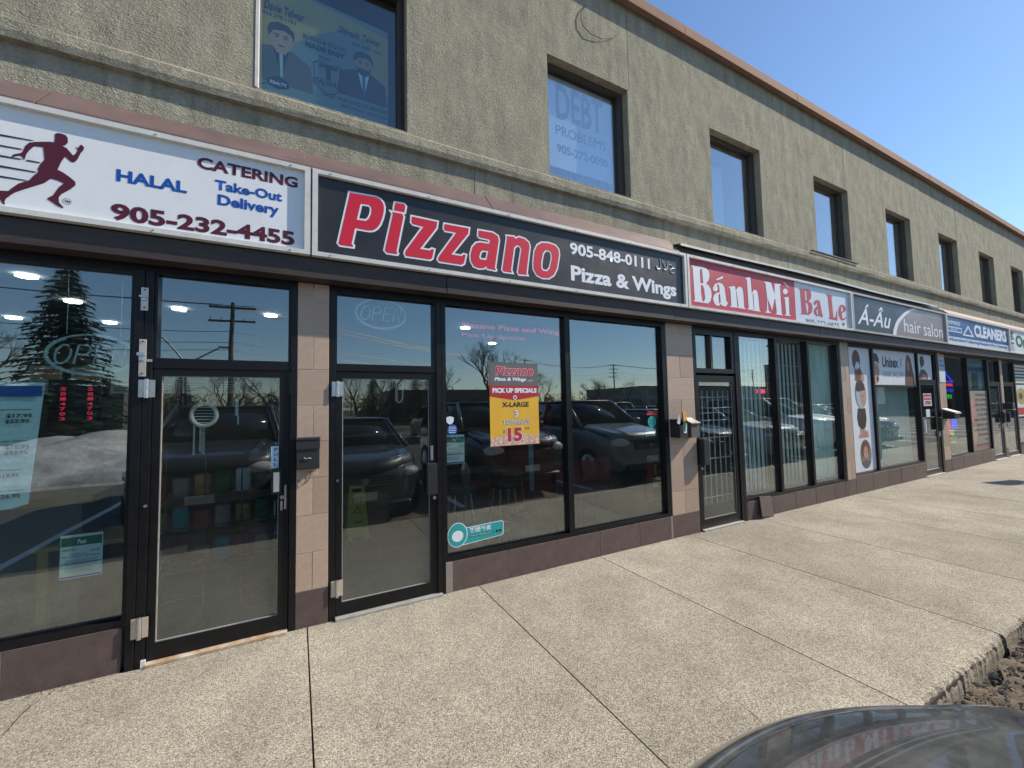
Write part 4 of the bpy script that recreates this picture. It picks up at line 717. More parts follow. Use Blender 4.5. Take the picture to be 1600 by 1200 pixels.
# neon OPEN signs (unlit)
def neon(label, cx, cz, rx, rz, y, backing=False):
    t = thing('neon_open_sign', label, 'neon sign', (cx, y, cz-rz)); bm = bmesh.new()
    tube(bm, [(a, y, b) for a, b in ell(cx, cz, rx, rz, 44, 0.5, 2*PI-0.15)], 0.006, 6); tube(bm, [(a, y-.004, b) for a, b in ell(cx, cz, rx*.955, rz*.93, 44, 2.2, 2*PI+1.6)], 0.005, 6); obj('tube_oval', bm, 'grey_tube', t)
    q = rx*0.81; h = rz*0.46; w = q/2*0.80; sl = h*0.18
    def L(pts, ox): return [(cx+ox+(px-.5)*w+(pz-.5)*sl*2, y-.006, cz+(pz-.5)*2*h) for px, pz in pts]
    for ch, ox in (('O', -q*.76), ('P', -q*.25), ('E', q*.27), ('N', q*.77)):
        bm = bmesh.new(); st = {'O': [[(.5+.5*math.cos(a*PI/9+1), .5+.5*math.sin(a*PI/9+1)) for a in range(18)]], 'P': [[(.1, 0), (.1, 1), (.7, 1), (.95, .85), (.95, .65), (.7, .5), (.15, .5)]], 'E': [[(.95, 1), (.1, 1), (.1, 0), (.9, 0)], [(.1, .5), (.8, .5)]], 'N': [[(.1, 0), (.1, 1), (.85, 0), (.85, 1)]]}[ch]
        for s_ in st: tube(bm, L(s_, ox), 0.0055, 6)
        obj('tube_letter', bm, 'grey_tube', t)
    if backing:
        bm = bmesh.new(); cyl(bm, (cx-rx*.6, y+.02, cz+rz), (0, 0, 1), .002, max(.01, 2.5-cz-rz), 5); cyl(bm, (cx+rx*.6, y+.02, cz+rz), (0, 0, 1), .002, max(.01, 2.5-cz-rz), 5); obj('hanging_chain', bm, 'steel', t)
    bm = bmesh.new(); tube(bm, [(cx-rx*.9, y+.006, cz), (cx+rx*.9, y+.006, cz)], .003, 5); obj('support_wire', bm, 'black_plastic', t); return t
neon('unlit neon OPEN oval hanging in the catering shop window', -1.087, 1.835, 0.200, 0.121, 0.12, True); neon('unlit neon OPEN oval in the transom above the pizza shop door', 0.592, 2.232, 0.197, 0.12, 0.12, True)
# mailboxes
t = thing('mailbox', 'battered black wall mailbox on the tan column between catering and pizza shops', 'mailbox', (0.08, 0, 1.06))
B('body', 'black_plate', t, 0.0, 0.142, -0.085, -0.001, 1.078, 1.275, .004); B('lid', 'black_plate', t, -0.004, 0.146, -0.098, -0.001, 1.2755, 1.292, .003); B('lid_flap', 'black_plate', t, -0.002, 0.144, -0.0935, -0.0865, 1.215, 1.274, .002)
bm = bmesh.new(); tube(bm, [(0.045, -0.09, 1.16), (0.055, -0.092, 1.152), (0.075, -0.094, 1.155), (0.09, -0.092, 1.15)], .003, 5); obj('scratch', bm, 'weathered_aluminium', t)
bm = bmesh.new()
for cx in (0.03, 0.105): tube(bm, [(cx, -0.05, 1.078), (cx, -0.055, 1.05), (cx+.012, -0.06, 1.035), (cx+.025, -0.055, 1.045), (cx+.02, -0.05, 1.06)], .003, 6)
obj('paper_hooks', bm, 'rust', t)
bm = bmesh.new(); tube(bm, [(0.01, -0.004, 1.0), (0.04, -0.01, 0.965), (0.07, -0.006, 0.985), (0.09, -0.008, 1.03), (0.085, -0.02, 1.06)], .0022, 5); tag(obj('loose_wire', bm, 'black_plastic'), 'thin loose wire curling under the battered black mailbox', 'wire')
t = thing('mailbox', 'open black mailbox stuffed with flyers on the wide tan column', 'mailbox', (3.63, 0, 1.08))
ring('body', 'black_plate', t, 3.665, 3.80, -0.12, -0.001, 1.10, 1.30, .006, .006, .2-.194, .01); B('front', 'black_plate', t, 3.667, 3.798, -0.124, -0.1205, 1.10, 1.235, .001); B('floor', 'black_plate', t, 3.672, 3.794, -0.118, -0.003, 1.107, 1.11)
for k, (a, m, dx, dz, ry) in enumerate(((3.675, 'paper', -.03, .03, .35), (3.70, 'ink_red', 0, .05, .1), (3.715, 'paper_yellow', 0, .06, -.1), (3.70, 'ink_white', .01, -.07, .05), (3.69, 'ink_green', .0, -.05, .2))):
    bm = bmesh.new(); box(bm, -.022, .022, -.002, .002, -.05, .055); bmesh.ops.rotate(bm, verts=bm.verts, matrix=Matrix.Rotation(ry, 3, 'Y')); bmesh.ops.translate(bm, verts=bm.verts, vec=(a+.02+dx, -0.128-.006*k, 1.27+dz))
    tag(obj('flyer', bm, m), ('crumpled white flyer sticking out of the open mailbox', 'narrow red flyer standing in the open mailbox', 'yellow flyer at the back of the open mailbox', 'folded white flyer hanging over the open mailbox front', 'dark green flyer behind the folded white one')[k], 'flyer')
t = thing('mailbox', 'plain dark mailbox with a sloped lid beside the open stuffed one', 'mailbox', (3.9, 0, 1.08))
bm = bmesh.new(); v = [bm.verts.new(p) for p in ((3.86, -.12, 1.09), (3.995, -.12, 1.09), (3.995, -.001, 1.09), (3.86, -.001, 1.09), (3.86, -.12, 1.25), (3.995, -.12, 1.25), (3.995, -.001, 1.30), (3.86, -.001, 1.30))]
for f in ((0,3,2,1),(4,5,6,7),(0,1,5,4),(1,2,6,5),(2,3,7,6),(3,0,4,7)): bm.faces.new([v[i] for i in f])
obj('body', bm, 'suit_grey', t)
bm = bmesh.new(); v = [bm.verts.new(p) for p in ((3.852, -.135, 1.247), (4.003, -.135, 1.247), (4.003, -.001, 1.302), (3.852, -.001, 1.302), (3.852, -.135, 1.254), (4.003, -.135, 1.254), (4.003, -.001, 1.309), (3.852, -.001, 1.309))]
for f in ((0,3,2,1),(4,5,6,7),(0,1,5,4),(1,2,6,5),(2,3,7,6),(3,0,4,7)): bm.faces.new([v[i] for i in f])
obj('lid', bm, 'weathered_aluminium', t)
t = thing('mailbox', 'black mailbox with a pale hood on the column before the cleaners', 'mailbox', (11.5, 0, 1.05)); B('body', 'black_plate', t, 11.36, 11.62, -0.17, -0.001, 1.06, 1.20, .004)
bm = bmesh.new(); v = [bm.verts.new(p) for p in ((11.35, -.20, 1.16), (11.63, -.20, 1.16), (11.63, -.001, 1.24), (11.35, -.001, 1.24), (11.35, -.19, 1.19), (11.63, -.19, 1.19), (11.63, -.001, 1.262), (11.35, -.001, 1.262))]
for f in ((0,3,2,1),(4,5,6,7),(0,1,5,4),(1,2,6,5),(2,3,7,6),(3,0,4,7)): bm.faces.new([v[i] for i in f])
obj('hood', bm, 'weathered_aluminium', t)
t = thing('mailbox', 'small dark mailbox on the narrow column between the two last doors', 'mailbox', (15.2, 0, 1.0)); B('body', 'black_plate', t, 15.12, 15.30, -0.16, -0.001, 1.17, 1.32, .004); B('tray', 'weathered_aluminium', t, 15.11, 15.31, -0.17, -0.001, 1.155, 1.168, .002)
# leaning tile
bm = bmesh.new(); box(bm, -0.13, 0.13, -0.006, 0.006, 0, 0.25, .002); o = obj('loose_tile', bm, 'tile_brown'); o.location = (5.30, -0.055, 0.003); o.rotation_euler = (-0.16, 0.10, 0.03); o.data.transform(Matrix.Translation((0, 0, 0.012))); tag(o, 'loose dark base tile leaning on the wall beside the sandwich shop door', 'tile')
# hair salon prints
YP = 0.0405
t = poster('salon_banner', 'tall white hair salon banner with four pictures of hairstyles', 'poster', 7.77, 8.558, 0.305, 2.33, YP, 'banner_white')
shape('hair_print', [ell(8.09, 2.12, .135, .17), ell(8.13, 1.90, .10, .20)], YP-.0005, 'hair_brown', t, smooth=False); shape('shoulder_print', [[(8.02, 1.98), (8.22, 1.98), (8.34, 1.85), (8.33, 1.78), (8.18, 1.76), (8.0, 1.78)]], YP-.0003, 'cloth_pink', t)
shape('oval_print', [ell(8.17, 1.565, .19, .25)], YP-.0008, 'ink_slate', t); shape('oval_print', [ell(8.185, 1.56, .165, .235)], YP-.0011, 'window_film', t); shape('face_print', [[(8.13, 1.62), (8.34, 1.64), (8.36, 1.50), (8.31, 1.38), (8.22, 1.36), (8.16, 1.45)]], YP-.0014, 'skin', t); shape('hair_print', [[(8.02, 1.63), (8.04, 1.73), (8.12, 1.80), (8.22, 1.79), (8.30, 1.72), (8.33, 1.63), (8.2, 1.62), (8.08, 1.60)]], YP-.0017, 'hair_dark', t)
shape('hair_print', [[(8.04, 1.33), (8.30, 1.33), (8.32, 1.15), (8.27, 1.02), (8.15, 0.98), (8.03, 1.05), (8.0, 1.18)]], YP-.0006, 'hair_dark', t); shape('face_print', [[(8.07, 1.02), (8.22, 1.02), (8.32, 0.93), (8.28, .86), (8.06, .86)]], YP-.0004, 'skin', t); shape('shoulder_print', [[(8.02, .90), (8.34, .96), (8.36, .85), (8.02, .85)]], YP-.0007, 'cloth_pink', t)
shape('oval_print', [ell(8.22, 0.585, .19, .235)], YP-.0008, 'ink_slate', t); shape('hair_print', [ell(8.20, 0.66, .135, .145)], YP-.0011, 'hair_brown', t); shape('face_print', [ell(8.22, .60, .075, .12), [(8.17, .52), (8.27, .52), (8.27, .44), (8.17, .44)]], YP-.0014, 'skin', t); shape('shoulder_print', [[(8.06, .45), (8.17, .485), (8.27, .485), (8.38, .45), (8.32, .38), (8.22, .355), (8.12, .38)]], YP-.0017, 'suit_grey', t)
shape('fringe_print', [[(8.10, .70), (8.13, .775), (8.2, .80), (8.27, .78), (8.32, .70), (8.32, .60), (8.285, .69), (8.22, .72), (8.155, .68), (8.12, .58)]], YP-.0019, 'hair_brown', t)
def face(cx, cz, sx, sz, y, par):
    for s_ in (-1, 1): shape('eye_print', [ell(cx+s_*.4*sx, cz+.15*sz, .16*sx, .06*sz, 10)], y, 'hair_dark', par); shape('brow_print', [rect(cx+s_*.4*sx-.2*sx, cx+s_*.4*sx+.2*sx, cz+.3*sz, cz+.36*sz)], y, 'hair_dark', par)
    shape('mouth_print', [ell(cx, cz-.5*sz, .25*sx, .06*sz, 10)], y, 'ink_dullred', par); shape('nose_print', [[(cx-.02*sx, cz+.1*sz), (cx+.14*sx, cz-.22*sz), (cx-.14*sx, cz-.22*sz)]], y, 'tile_tan', par)
face(8.22, .60, .07, .11, YP-.0018, t); face(8.245, 1.51, .08, .10, YP-.0018, t); face(8.15, 0.94, .06, .06, YP-.0012, t)
for k_, (cx_, cz_, rr_) in enumerate(((8.09, 2.12, .13), (8.17, 1.71, .10), (8.16, 1.16, .13))):
    for q_ in range(7): shape('strand_print', [[(cx_-rr_*.8+q_*rr_*.26, cz_+rr_*.7), (cx_-rr_*.74+q_*rr_*.26, cz_+rr_*.7), (cx_-rr_*.5+q_*rr_*.2, cz_-rr_*.8)]], YP-.0021, ('ink_dullred', 'ink_grey', 'ink_slate')[k_] if q_ % 3 == 1 else 'hair_brown', t)
t = poster('salon_banner', 'wide white unisex hair salon banner across the upper salon window', 'poster', 8.60, 10.36, 1.72, 2.335, YP, 'banner_white')
text('lettering', 'Unisex', 9.02, 9.66, 2.03, 2.22, YP-.0005, 'ink_black', t, 0.04, 0.1); text('lettering', 'HAIR SALON', 9.02, 9.83, 1.855, 1.965, YP-.0005, 'ink_grey', t, 0.0)
bm = bmesh.new(); [tube(bm, [(9.72+.02*math.cos(q), YP-.0005, 2.05+.02*math.sin(q)) for q in [i*PI/5 for i in range(10)]], .003, 4, closed=True), tube(bm, [(9.73, YP-.0005, 2.07), (9.80, YP-.0005, 2.22)], .005, 4), tube(bm, [(9.80, YP-.0005, 2.07), (9.72, YP-.0005, 2.20)], .005, 4)]; obj('scissors_print', bm, 'ink_teal', t)
shape('face_print', [[(8.66, 2.12), (8.86, 2.08), (8.90, 1.97), (8.87, 1.88), (8.80, 1.75), (8.70, 1.724), (8.63, 1.80)]], YP-.0005, 'skin', t); shape('hair_print', [[(8.60, 2.15), (8.63, 2.22), (8.72, 2.27), (8.84, 2.25), (8.90, 2.17), (8.89, 2.08), (8.78, 2.13), (8.70, 2.10), (8.67, 1.98), (8.61, 2.0)], [(8.77, 1.86), (8.86, 1.86), (8.86, 1.80), (8.80, 1.75)]], YP-.0009, 'hair_dark', t)
shape('hair_print', [[(9.93, 1.98), (9.97, 2.18), (10.02, 2.28), (10.10, 2.29), (10.19, 2.22), (10.24, 2.05), (10.30, 1.85), (10.31, 1.724), (9.88, 1.724), (9.90, 1.88)]], YP-.0005, 'hair_brown', t); shape('face_print', [ell(10.07, 2.08, .045, .10)], YP-.0009, 'skin', t)
face(8.75, 1.97, .07, .13, YP-.0012, t); face(10.07, 2.08, .03, .07, YP-.0014, t)
t = poster('salon_print', 'small white print of a dark-haired head above the salon door', 'poster', 10.44, 11.15, 1.838, 2.322, YP, 'banner_white')
shape('hair_print', [ell(10.70, 2.19, .105, .105)], YP-.0008, 'hair_dark', t); shape('face_print', [ell(10.66, 2.13, .06, .09)], YP-.0005, 'skin', t); shape('shoulder_print', [[(10.62, 2.03), (10.80, 2.03), (10.92, 1.95), (10.95, 1.842), (10.52, 1.842), (10.55, 1.95)]], YP-.0005, 'suit_grey', t); shape('cape_print', [[(10.68, 1.94), (10.88, 1.94), (10.9, 1.842), (10.66, 1.842)]], YP-.0009, 'cloth_pink', t)
t = poster('salon_notice', 'tall blue and white notice on the column before the cleaners', 'notice', 11.345, 11.648, 1.79, 2.285, -0.008, 'banner_white', .002); B('panel', 'window_film', t, 11.35, 11.643, -0.0088, -0.0082, 2.01, 2.28); text('lettering', 'WALK IN', 11.38, 11.61, 2.20, 2.24, -0.0095, 'ink_blue', t, .03); text('lettering', 'WELCOME', 11.38, 11.61, 2.11, 2.15, -0.0095, 'ink_blue', t, .03)
t = poster('open_notice', 'maroon and white OPEN notice on the salon door', 'notice', 10.60, 10.98, 1.325, 1.565, 0.026, 'paper'); B('panel', 'ink_dullred', t, 10.615, 10.965, 0.0252, 0.0258, 1.44, 1.55); text('lettering', "Come In We're", 10.63, 10.95, 1.47, 1.52, 0.0245, 'ink_white', t, .03); text('lettering', 'OPEN', 10.64, 10.94, 1.345, 1.425, 0.0245, 'ink_dullred', t, .05)
poster('hours_card', 'small pale hours card under the OPEN notice', 'notice', 10.68, 10.86, 1.11, 1.26, 0.026, 'paper')
# cleaners prints and LED signs
t = poster('cleaners_poster', 'pale cleaners service list poster with black lines of text', 'poster', 12.99, 14.24, 0.30, 1.62, YP, 'banner_white')
for i, s_ in enumerate(('PROFESSIONAL', 'DRY CLEANING', 'SHIRT SERVICE', 'SUIT FITTING', 'ALTERATIONS', 'SAME DAY SERVICE', 'SUEDE LEATHER', 'LAUNDRY WASH FOLD', 'SHOE REPAIRS', 'KEYS', 'PICK UP SERVICE')): text('lettering', s_, 14.16-.085*len(s_)*.62-.05, 14.16, 1.50-.112*i, 1.55-.112*i, YP-.0006, 'ink_black', t, .03)
shape('figure_print', [[(13.10, 1.35), (13.22, 1.48), (13.33, 1.45), (13.40, 1.2), (13.35, .95), (13.2, .9), (13.08, 1.0)]], YP-.0005, 'cloth_pink', t); t.children[-1].data.materials[0] = M['tile_pale']; shape('figure_print', [[(13.15, .80), (13.35, .82), (13.42, .70), (13.35, .5), (13.22, .42), (13.12, .55)]], YP-.0005, 'tile_tan', t); text('lettering', 'WELCOME', 13.2, 14.1, .33, .38, YP-.0006, 'ink_dullred', t, .02)
t = poster('shirt_poster', 'blue edged poster of hanging shirts high in the cleaners window', 'poster', 12.99, 14.25, 1.64, 2.32, YG, 'window_film'); B('header_band', 'ink_blue', t, 13.0, 14.24, YG-.001, YG-.0002, 2.07, 2.15); text('lettering', 'DRY CLEANERS', 13.1, 14.1, 2.18, 2.24, YG-.001, 'ink_white', t, .04)
for k in range(6): shape('shirt_print', [[(13.03+.2*k, 1.66), (13.19+.2*k, 1.66), (13.20+.2*k, 1.95), (13.15+.2*k, 2.03), (13.07+.2*k, 2.03), (13.02+.2*k, 1.95)]], YG-.001, ('ink_grey', 'banner_white', 'ink_slate', 'tile_pale', 'banner_white', 'paper_blue')[k], t)
def led(label, body, x0, x1, z0, z1, y, m, name='led_sign'):
    t = thing(name, label, 'light sign', ((x0+x1)/2, y, z0)); B('backing', 'black_plastic', t, x0-.03, x1+.03, y+.012, y+.02, z0-.02, z1+.02); text('lettering', body, x0, x1, z0, z1, y+.004, m, t, .03); return t
t = thing('led_sign', 'blue LED clothes hanger above the red LED word', 'light sign', (12.15, .12, 1.8)); bm = bmesh.new(); tube(bm, [(11.86, .12, 1.82), (12.14, .12, 1.98), (12.50, .12, 1.82), (11.86, .12, 1.82)], .016, 5); tube(bm, [(12.14, .12, 1.98), (12.16, .12, 2.03), (12.2, .12, 2.02)], .010, 5); obj('tube', bm, 'led_blue', t)
led('red LED word CLEANERS in the cleaners window', 'CLEANERS', 11.85, 12.5, 1.72, 1.78, .12, 'led_red'); led('blue LED word ALTERATION in the cleaners window', 'ALTERATION', 11.79, 12.50, 1.60, 1.67, .12, 'led_blue'); led('green LED word OPEN in the cleaners window', 'OPEN', 11.95, 12.40, 1.455, 1.545, .12, 'led_green')
for b, x0, x1, z0, z1, m, lb in (('SHOE REPAIR', 11.95, 12.54, 1.075, 1.125, 'led_amber', 'amber LED words above the tall letters'), ('TAILOR', 11.95, 12.2, .99, 1.03, 'led_amber', 'short amber LED word over the red letters'), ('K E Y S', 12.12, 12.5, .765, .80, 'led_amber', 'amber LED word beside the green digit'), ('WE ALSO CUT', 11.98, 12.54, .595, .645, 'led_amber', 'long amber LED words near the window bottom'), ('KEYS', 12.1, 12.46, .52, .56, 'led_amber', 'lowest short amber LED word')): led(lb, b, x0, x1, z0, z1, .12, m)
t = thing('led_sign', 'tall blue LED shirt outline low in the cleaners window', 'light sign', (12.42, .12, .8)); bm = bmesh.new(); [tube(bm, q, .018, 5) for q in ([(12.30, .12, .82), (12.34, .12, 1.06), (12.46, .12, 1.06), (12.52, .12, .82)], [(12.32, .12, .94), (12.5, .12, .94)], [(12.40, .12, .84), (12.41, .12, 1.04)])]; obj('tube', bm, 'led_blue', t)
t = thing('led_sign', 'red LED boot outline low in the cleaners window', 'light sign', (12.05, .12, .7)); bm = bmesh.new(); tube(bm, [(12.0, .12, .98), (12.1, .12, .98), (12.12, .12, .80), (12.18, .12, .72), (12.05, .12, .70), (11.99, .12, .75), (12.0, .12, .98)], .014, 5); obj('tube', bm, 'led_red', t)
t = thing('led_sign', 'green LED key outline between boot and shirt outlines', 'light sign', (12.27, .12, .66)); bm = bmesh.new(); tube(bm, [(12.25, .12, .78), (12.31, .12, .78), (12.31, .12, .68), (12.24, .12, .68), (12.25, .12, .73), (12.3, .12, .73)], .010, 5); obj('tube', bm, 'led_green', t)
t = poster('door_poster', 'dark cleaners door poster with a pale figure', 'poster', 14.44, 14.98, 1.05, 1.66, YG-.02, 'ink_slate'); shape('figure_print', [ell(14.86, 1.55, .05, .06), [(14.80, 1.48), (14.92, 1.48), (14.95, 1.1), (14.80, 1.1)]], YG-.021, 'ink_gold', t); text('lettering', 'SHIRTS 1.99', 14.47, 14.93, .96+.1, 1.02+.1, YG-.021, 'ink_white', t, .03)
t = poster('food_poster', 'tall colourful food shop poster beyond the last column', 'poster', 16.33, 17.7, 0.95, 2.3, YP, 'paper')
for k in range(6): B('text_line', ('ink_dullred', 'ink_green', 'ink_black', 'ink_black', 'ink_gold', 'ink_black')[k], t, 16.45, 17.5, YP-.001, YP-.0002, 2.20-.085*k, 2.245-.085*k)
shape('food_print', [ell(16.9, 1.48, .42, .22)], YP-.0006, 'ink_gold', t); shape('food_print', [ell(16.85, 1.48, .17, .09)], YP-.0012, 'tile_brown', t); B('price_band', 'ink_dullred', t, 16.36, 17.67, YP-.001, YP-.0002, .99, 1.18)
# sandwich shop
t = led('red LED OPEN sign with opening hours in the sandwich shop window', 'OPEN', 5.57, 5.80, 1.588, 1.648, .19, 'led_red', 'open_sign')
for i in range(6):
    for j in range(2): B('hours_cell', 'ink_grey', t, 5.58+.12*j, 5.68+.12*j, .198, .202, 1.51-.036*i, 1.53-.036*i)
B('hours_board', 'black_plastic', t, 5.55, 5.83, .205, .212, 1.28, 1.56)
t = poster('hanging_card', 'yellow card hanging behind the sandwich shop glass', 'notice', 5.30, 5.45, 1.14, 1.31, .17, 'paper_yellow')
# upper window posters
YU = 0.165
t = poster('debt_poster', 'pale blue debt problems poster in the second upper window', 'poster', 2.20, 3.20, 3.93, 4.93, YU, 'banner_white')
def FU(x, z, d=YU): return x, z
def TU(body, x0, x1, z0, z1, m, par, bold=0.0, y=YU):
    a, c = FU(x0, z0, y); b, d = FU(x1, z1, y); return text('lettering', body, a, b, c, d, y-.0015, m, par, bold)
TU('DEBT', 2.362, 2.985, 4.462, 4.845, 'ink_slate', t, 0.02); TU('PROBLEMS', 2.352, 3.02, 4.285, 4.392, 'ink_navy', t, 0.0); TU('905-272-0090', 2.36, 3.04, 4.095, 4.19, 'ink_navy', t, 0.02)
bm = bmesh.new()
for k in range(26): tube(bm, [(2.2+.04*k, .26+.012*(k % 2), 3.75), (2.2+.04*k, .26+.012*(k % 2), 4.1)], .016, 6)
tag(obj('office_curtain', bm, 'curtain'), 'pleated pale curtain showing under the debt poster', 'curtain')
t = thing('realty_poster', 'teal and gold realty poster with two suited men in the upper corner window', 'poster', (0.17, .17, 3.74)); yy = .172
shape('sheet', [[(-.30, 3.735), (.66, 3.735), (.66, 4.66), (-.30, 4.72)]], yy, 'realty_sheet', t); B('sheet_back', 'ink_slate', t, -.30, .66, yy+.002, yy+.004, 3.735, 4.63)
shape('gold_band', [[(-.30, 4.25), (-.18, 4.15), (.1, 4.4), (.32, 4.55), (.66, 4.45), (.66, 4.60), (.3, 4.655), (-.30, 4.70)]], yy-.0004, 'ink_gold', t); shape('gold_band', [[(.45, 4.2), (.66, 4.1), (.66, 4.5), (.52, 4.5)]], yy-.0005, 'ink_gold', t)
def man(hx, hz, s, suit, beard):
    shape('suit_print', [[(hx-.20*s, hz-.12*s), (hx-.07*s, hz-.07*s), (hx+.07*s, hz-.07*s), (hx+.19*s, hz-.14*s), (hx+.21*s, hz-.34*s), (hx-.22*s, hz-.34*s)]], yy-.001, suit, t)
    shape('shirt_print', [[(hx-.05*s, hz-.08*s), (hx+.05*s, hz-.08*s), (hx+.005, hz-.30*s)]], yy-.0014, 'ink_white' if beard else 'ink_navy', t); shape('tie_print', [[(hx-.012, hz-.10*s), (hx+.012, hz-.10*s), (hx+.014, hz-.28*s), (hx-.004, hz-.30*s)]], yy-.0018, 'window_film' if not beard else 'ink_blue', t)
    shape('hair_print', [[(hx-.076*s, hz-.0), (hx-.086*s, hz+.05*s), (hx-.07*s, hz+.095*s), (hx-.02*s, hz+.122*s), (hx+.045*s, hz+.112*s), (hx+.083*s, hz+.07*s), (hx+.082*s, hz), (hx+.066*s, hz+.045*s), (hx+.02*s, hz+.065*s), (hx-.05*s, hz+.05*s)]], yy-.0026, 'hair_dark', t); shape('ear_print', [ell(hx-.072*s, hz-.005*s, .012*s, .022*s, 12), ell(hx+.072*s, hz-.005*s, .012*s, .022*s, 12)], yy-.0022, 'skin', t)
    shape('face_print', [ell(hx, hz-.01*s, .072*s, .095*s)], yy-.0024, 'skin', t); shape('neck_print', [[(hx-.035*s, hz-.06*s), (hx+.035*s, hz-.06*s), (hx+.03*s, hz-.11*s), (hx-.03*s, hz-.11*s)]], yy-.0022, 'skin', t)
    shape('eyes_print', [ell(hx-.028*s, hz+.008*s, .012*s, .006*s), ell(hx+.028*s, hz+.008*s, .012*s, .006*s)], yy-.0028, 'hair_dark', t); shape('brow_print', [rect(hx-.045*s, hx-.012*s, hz+.022*s, hz+.03*s), rect(hx+.012*s, hx+.045*s, hz+.022*s, hz+.03*s)], yy-.0028, 'hair_dark', t)
    shape('mouth_print', [ell(hx, hz-.055*s, .02*s, .006*s)], yy-.0030, 'ink_maroon', t); shape('nose_print', [[(hx-.004, hz+.005), (hx+.012*s, hz-.028*s), (hx-.012*s, hz-.028*s)]], yy-.0027, 'tile_tan', t)
    if beard: shape('beard_print', [[(hx-.068*s, hz-.02*s), (hx-.045*s, hz-.045*s), (hx+.045*s, hz-.045*s), (hx+.068*s, hz-.02*s), (hx+.05*s, hz-.09*s), (hx, hz-.112*s), (hx-.05*s, hz-.09*s)]], yy-.0026, 'hair_dark', t)
man(-.125, 4.275, 1.05, 'suit_grey', False); man(.463, 4.30, .9, 'hair_dark', True)
k_ = lambda *a: text('lettering', *a)
for b, x0, x1, z0, z1, bo in (('BUYING & SELLING', .021, .325, 4.345, 4.385, .02), ('MADE EASY', .036, .322, 4.285, 4.330, .08), ('SALES / PURCHASE OR RENTING', .165, .65, 3.93, 3.965, .02), ('HEAD OFFICE 1-800-972-0000', .29, .65, 3.885, 3.91, .02), ('416.278.1151', -.25, -.03, 4.425, 4.455, .02), ('647.400.1361', .375, .605, 4.435, 4.463, .02), ('TEAM', .13, .21, 4.225, 4.25, .02), ('TALWAR', .10, .295, 4.015, 4.065, .03), ('T', .135, .265, 4.07, 4.19, .04)): text('lettering', b, x0, x1, z0, z1, yy-.003, 'ink_navy', t, bo)
text('lettering', 'Davie Talwar', -.24, .03, 4.47, 4.54, yy-.003, 'ink_navy', t, .02, .3); text('lettering', 'Shivank Talwar', .27, .60, 4.50, 4.56, yy-.003, 'ink_navy', t, .02, .3)
sh = [(.09, 4.18), (.13, 4.21), (.2, 4.20), (.27, 4.21), (.31, 4.18), (.30, 4.10), (.31, 4.03), (.25, 3.97), (.2, 3.95), (.15, 3.97), (.09, 4.03), (.10, 4.10)]
shape('shield_print', [sh, [(.2+(a-.2)*.94, 4.08+(b-4.08)*.94) for a, b in sh]], yy-.0029, 'ink_navy', t)
shape('house_print', [[(-.21, 3.90), (-.21, 3.94), (-.14, 3.985), (-.07, 3.94), (-.07, 3.90), (-.14, 3.875)]], yy-.0029, 'ink_navy', t); text('lettering', 'REALTY', -.195, -.085, 3.905, 3.93, yy-.0034, 'ink_white', t, .02)
for k in range(7): shape('skyline_print', [[(-.30+.05*k, 3.86+.012*k), (-.27+.05*k, 3.875+.012*k), (-.27+.05*k, 3.89+.012*k), (-.30+.05*k, 3.875+.012*k)], [(-.30, 3.98+.02*k), (-.10, 4.03+.015*k), (-.10, 4.036+.015*k), (-.30, 3.988+.02*k)]], yy-.0012, 'ink_green', t)
# loose wire on the wall above
bm = bmesh.new(); tube(bm, [(2.66, -.003, 5.68), (2.60, -.012, 5.58), (2.575, -.015, 5.50), (2.60, -.02, 5.41), (2.70, -.025, 5.36), (2.85, -.02, 5.375), (3.0, -.012, 5.45), (3.08, -.003, 5.53)], .0035, 6); tag(obj('stray_cable', bm, 'fascia_metal'), 'thin stray cable curling out of the stucco below the coping', 'cable')
bm = bmesh.new(); tube(bm, [(0.055, -.10, 3.19), (0.03, -.14, 3.24), (0.02, -.16, 3.30)], .0025, 5); tag(obj('stray_wire_end', bm, 'rust'), 'short rusty wire end poking up between the first two signs', 'wire')
# ================================================================= INSIDE THE SHOPS
def grid_grille(name, label, x0, x1, z0, z1, y, dx, dz, m, r=0.005):
    t = thing(name, label, 'security grille', ((x0+x1)/2, y, z0)); n = int((x1-x0)/dx)
    for k in range(n+1):
        bm = bmesh.new(); cyl(bm, (x0+k*(x1-x0)/n, y, z0), (0, 0, 1), r, z1-z0, 5); obj('bar', bm, m, t)
    for z in dz:
        bm = bmesh.new(); cyl(bm, (x0-.02, y+r*1.6, z), (1, 0, 0), r, x1-x0+.04, 5); obj('rail', bm, m, t)
    return t
grid_grille('door_grille', 'dark folding grille behind the catering shop door', -0.73, -0.12, 0.15, 1.25, 0.13, 0.16, (0.3, 0.53, 0.74, 0.93, 1.10), 'black_plastic', 0.005)
grid_grille('door_grille', 'white barred grille behind the sandwich shop door', 4.21, 4.80, 0.26, 1.62, 0.072, 0.085, (0.34, 0.60, 0.80, 1.05, 1.26, 1.35, 1.54), 'grille_white', 0.007)
grid_grille('window_grille', 'thin white barred grille behind the first sandwich shop window', 5.0, 5.74, 0.3, 2.3, 0.12, 0.095, (1.72, 1.98), 'grille_white', 0.0035)
grid_grille('window_grille', 'thin white barred grille behind the second sandwich shop window', 5.83, 6.55, 0.3, 2.3, 0.12, 0.095, (1.72, 1.98), 'grille_white', 0.0035)
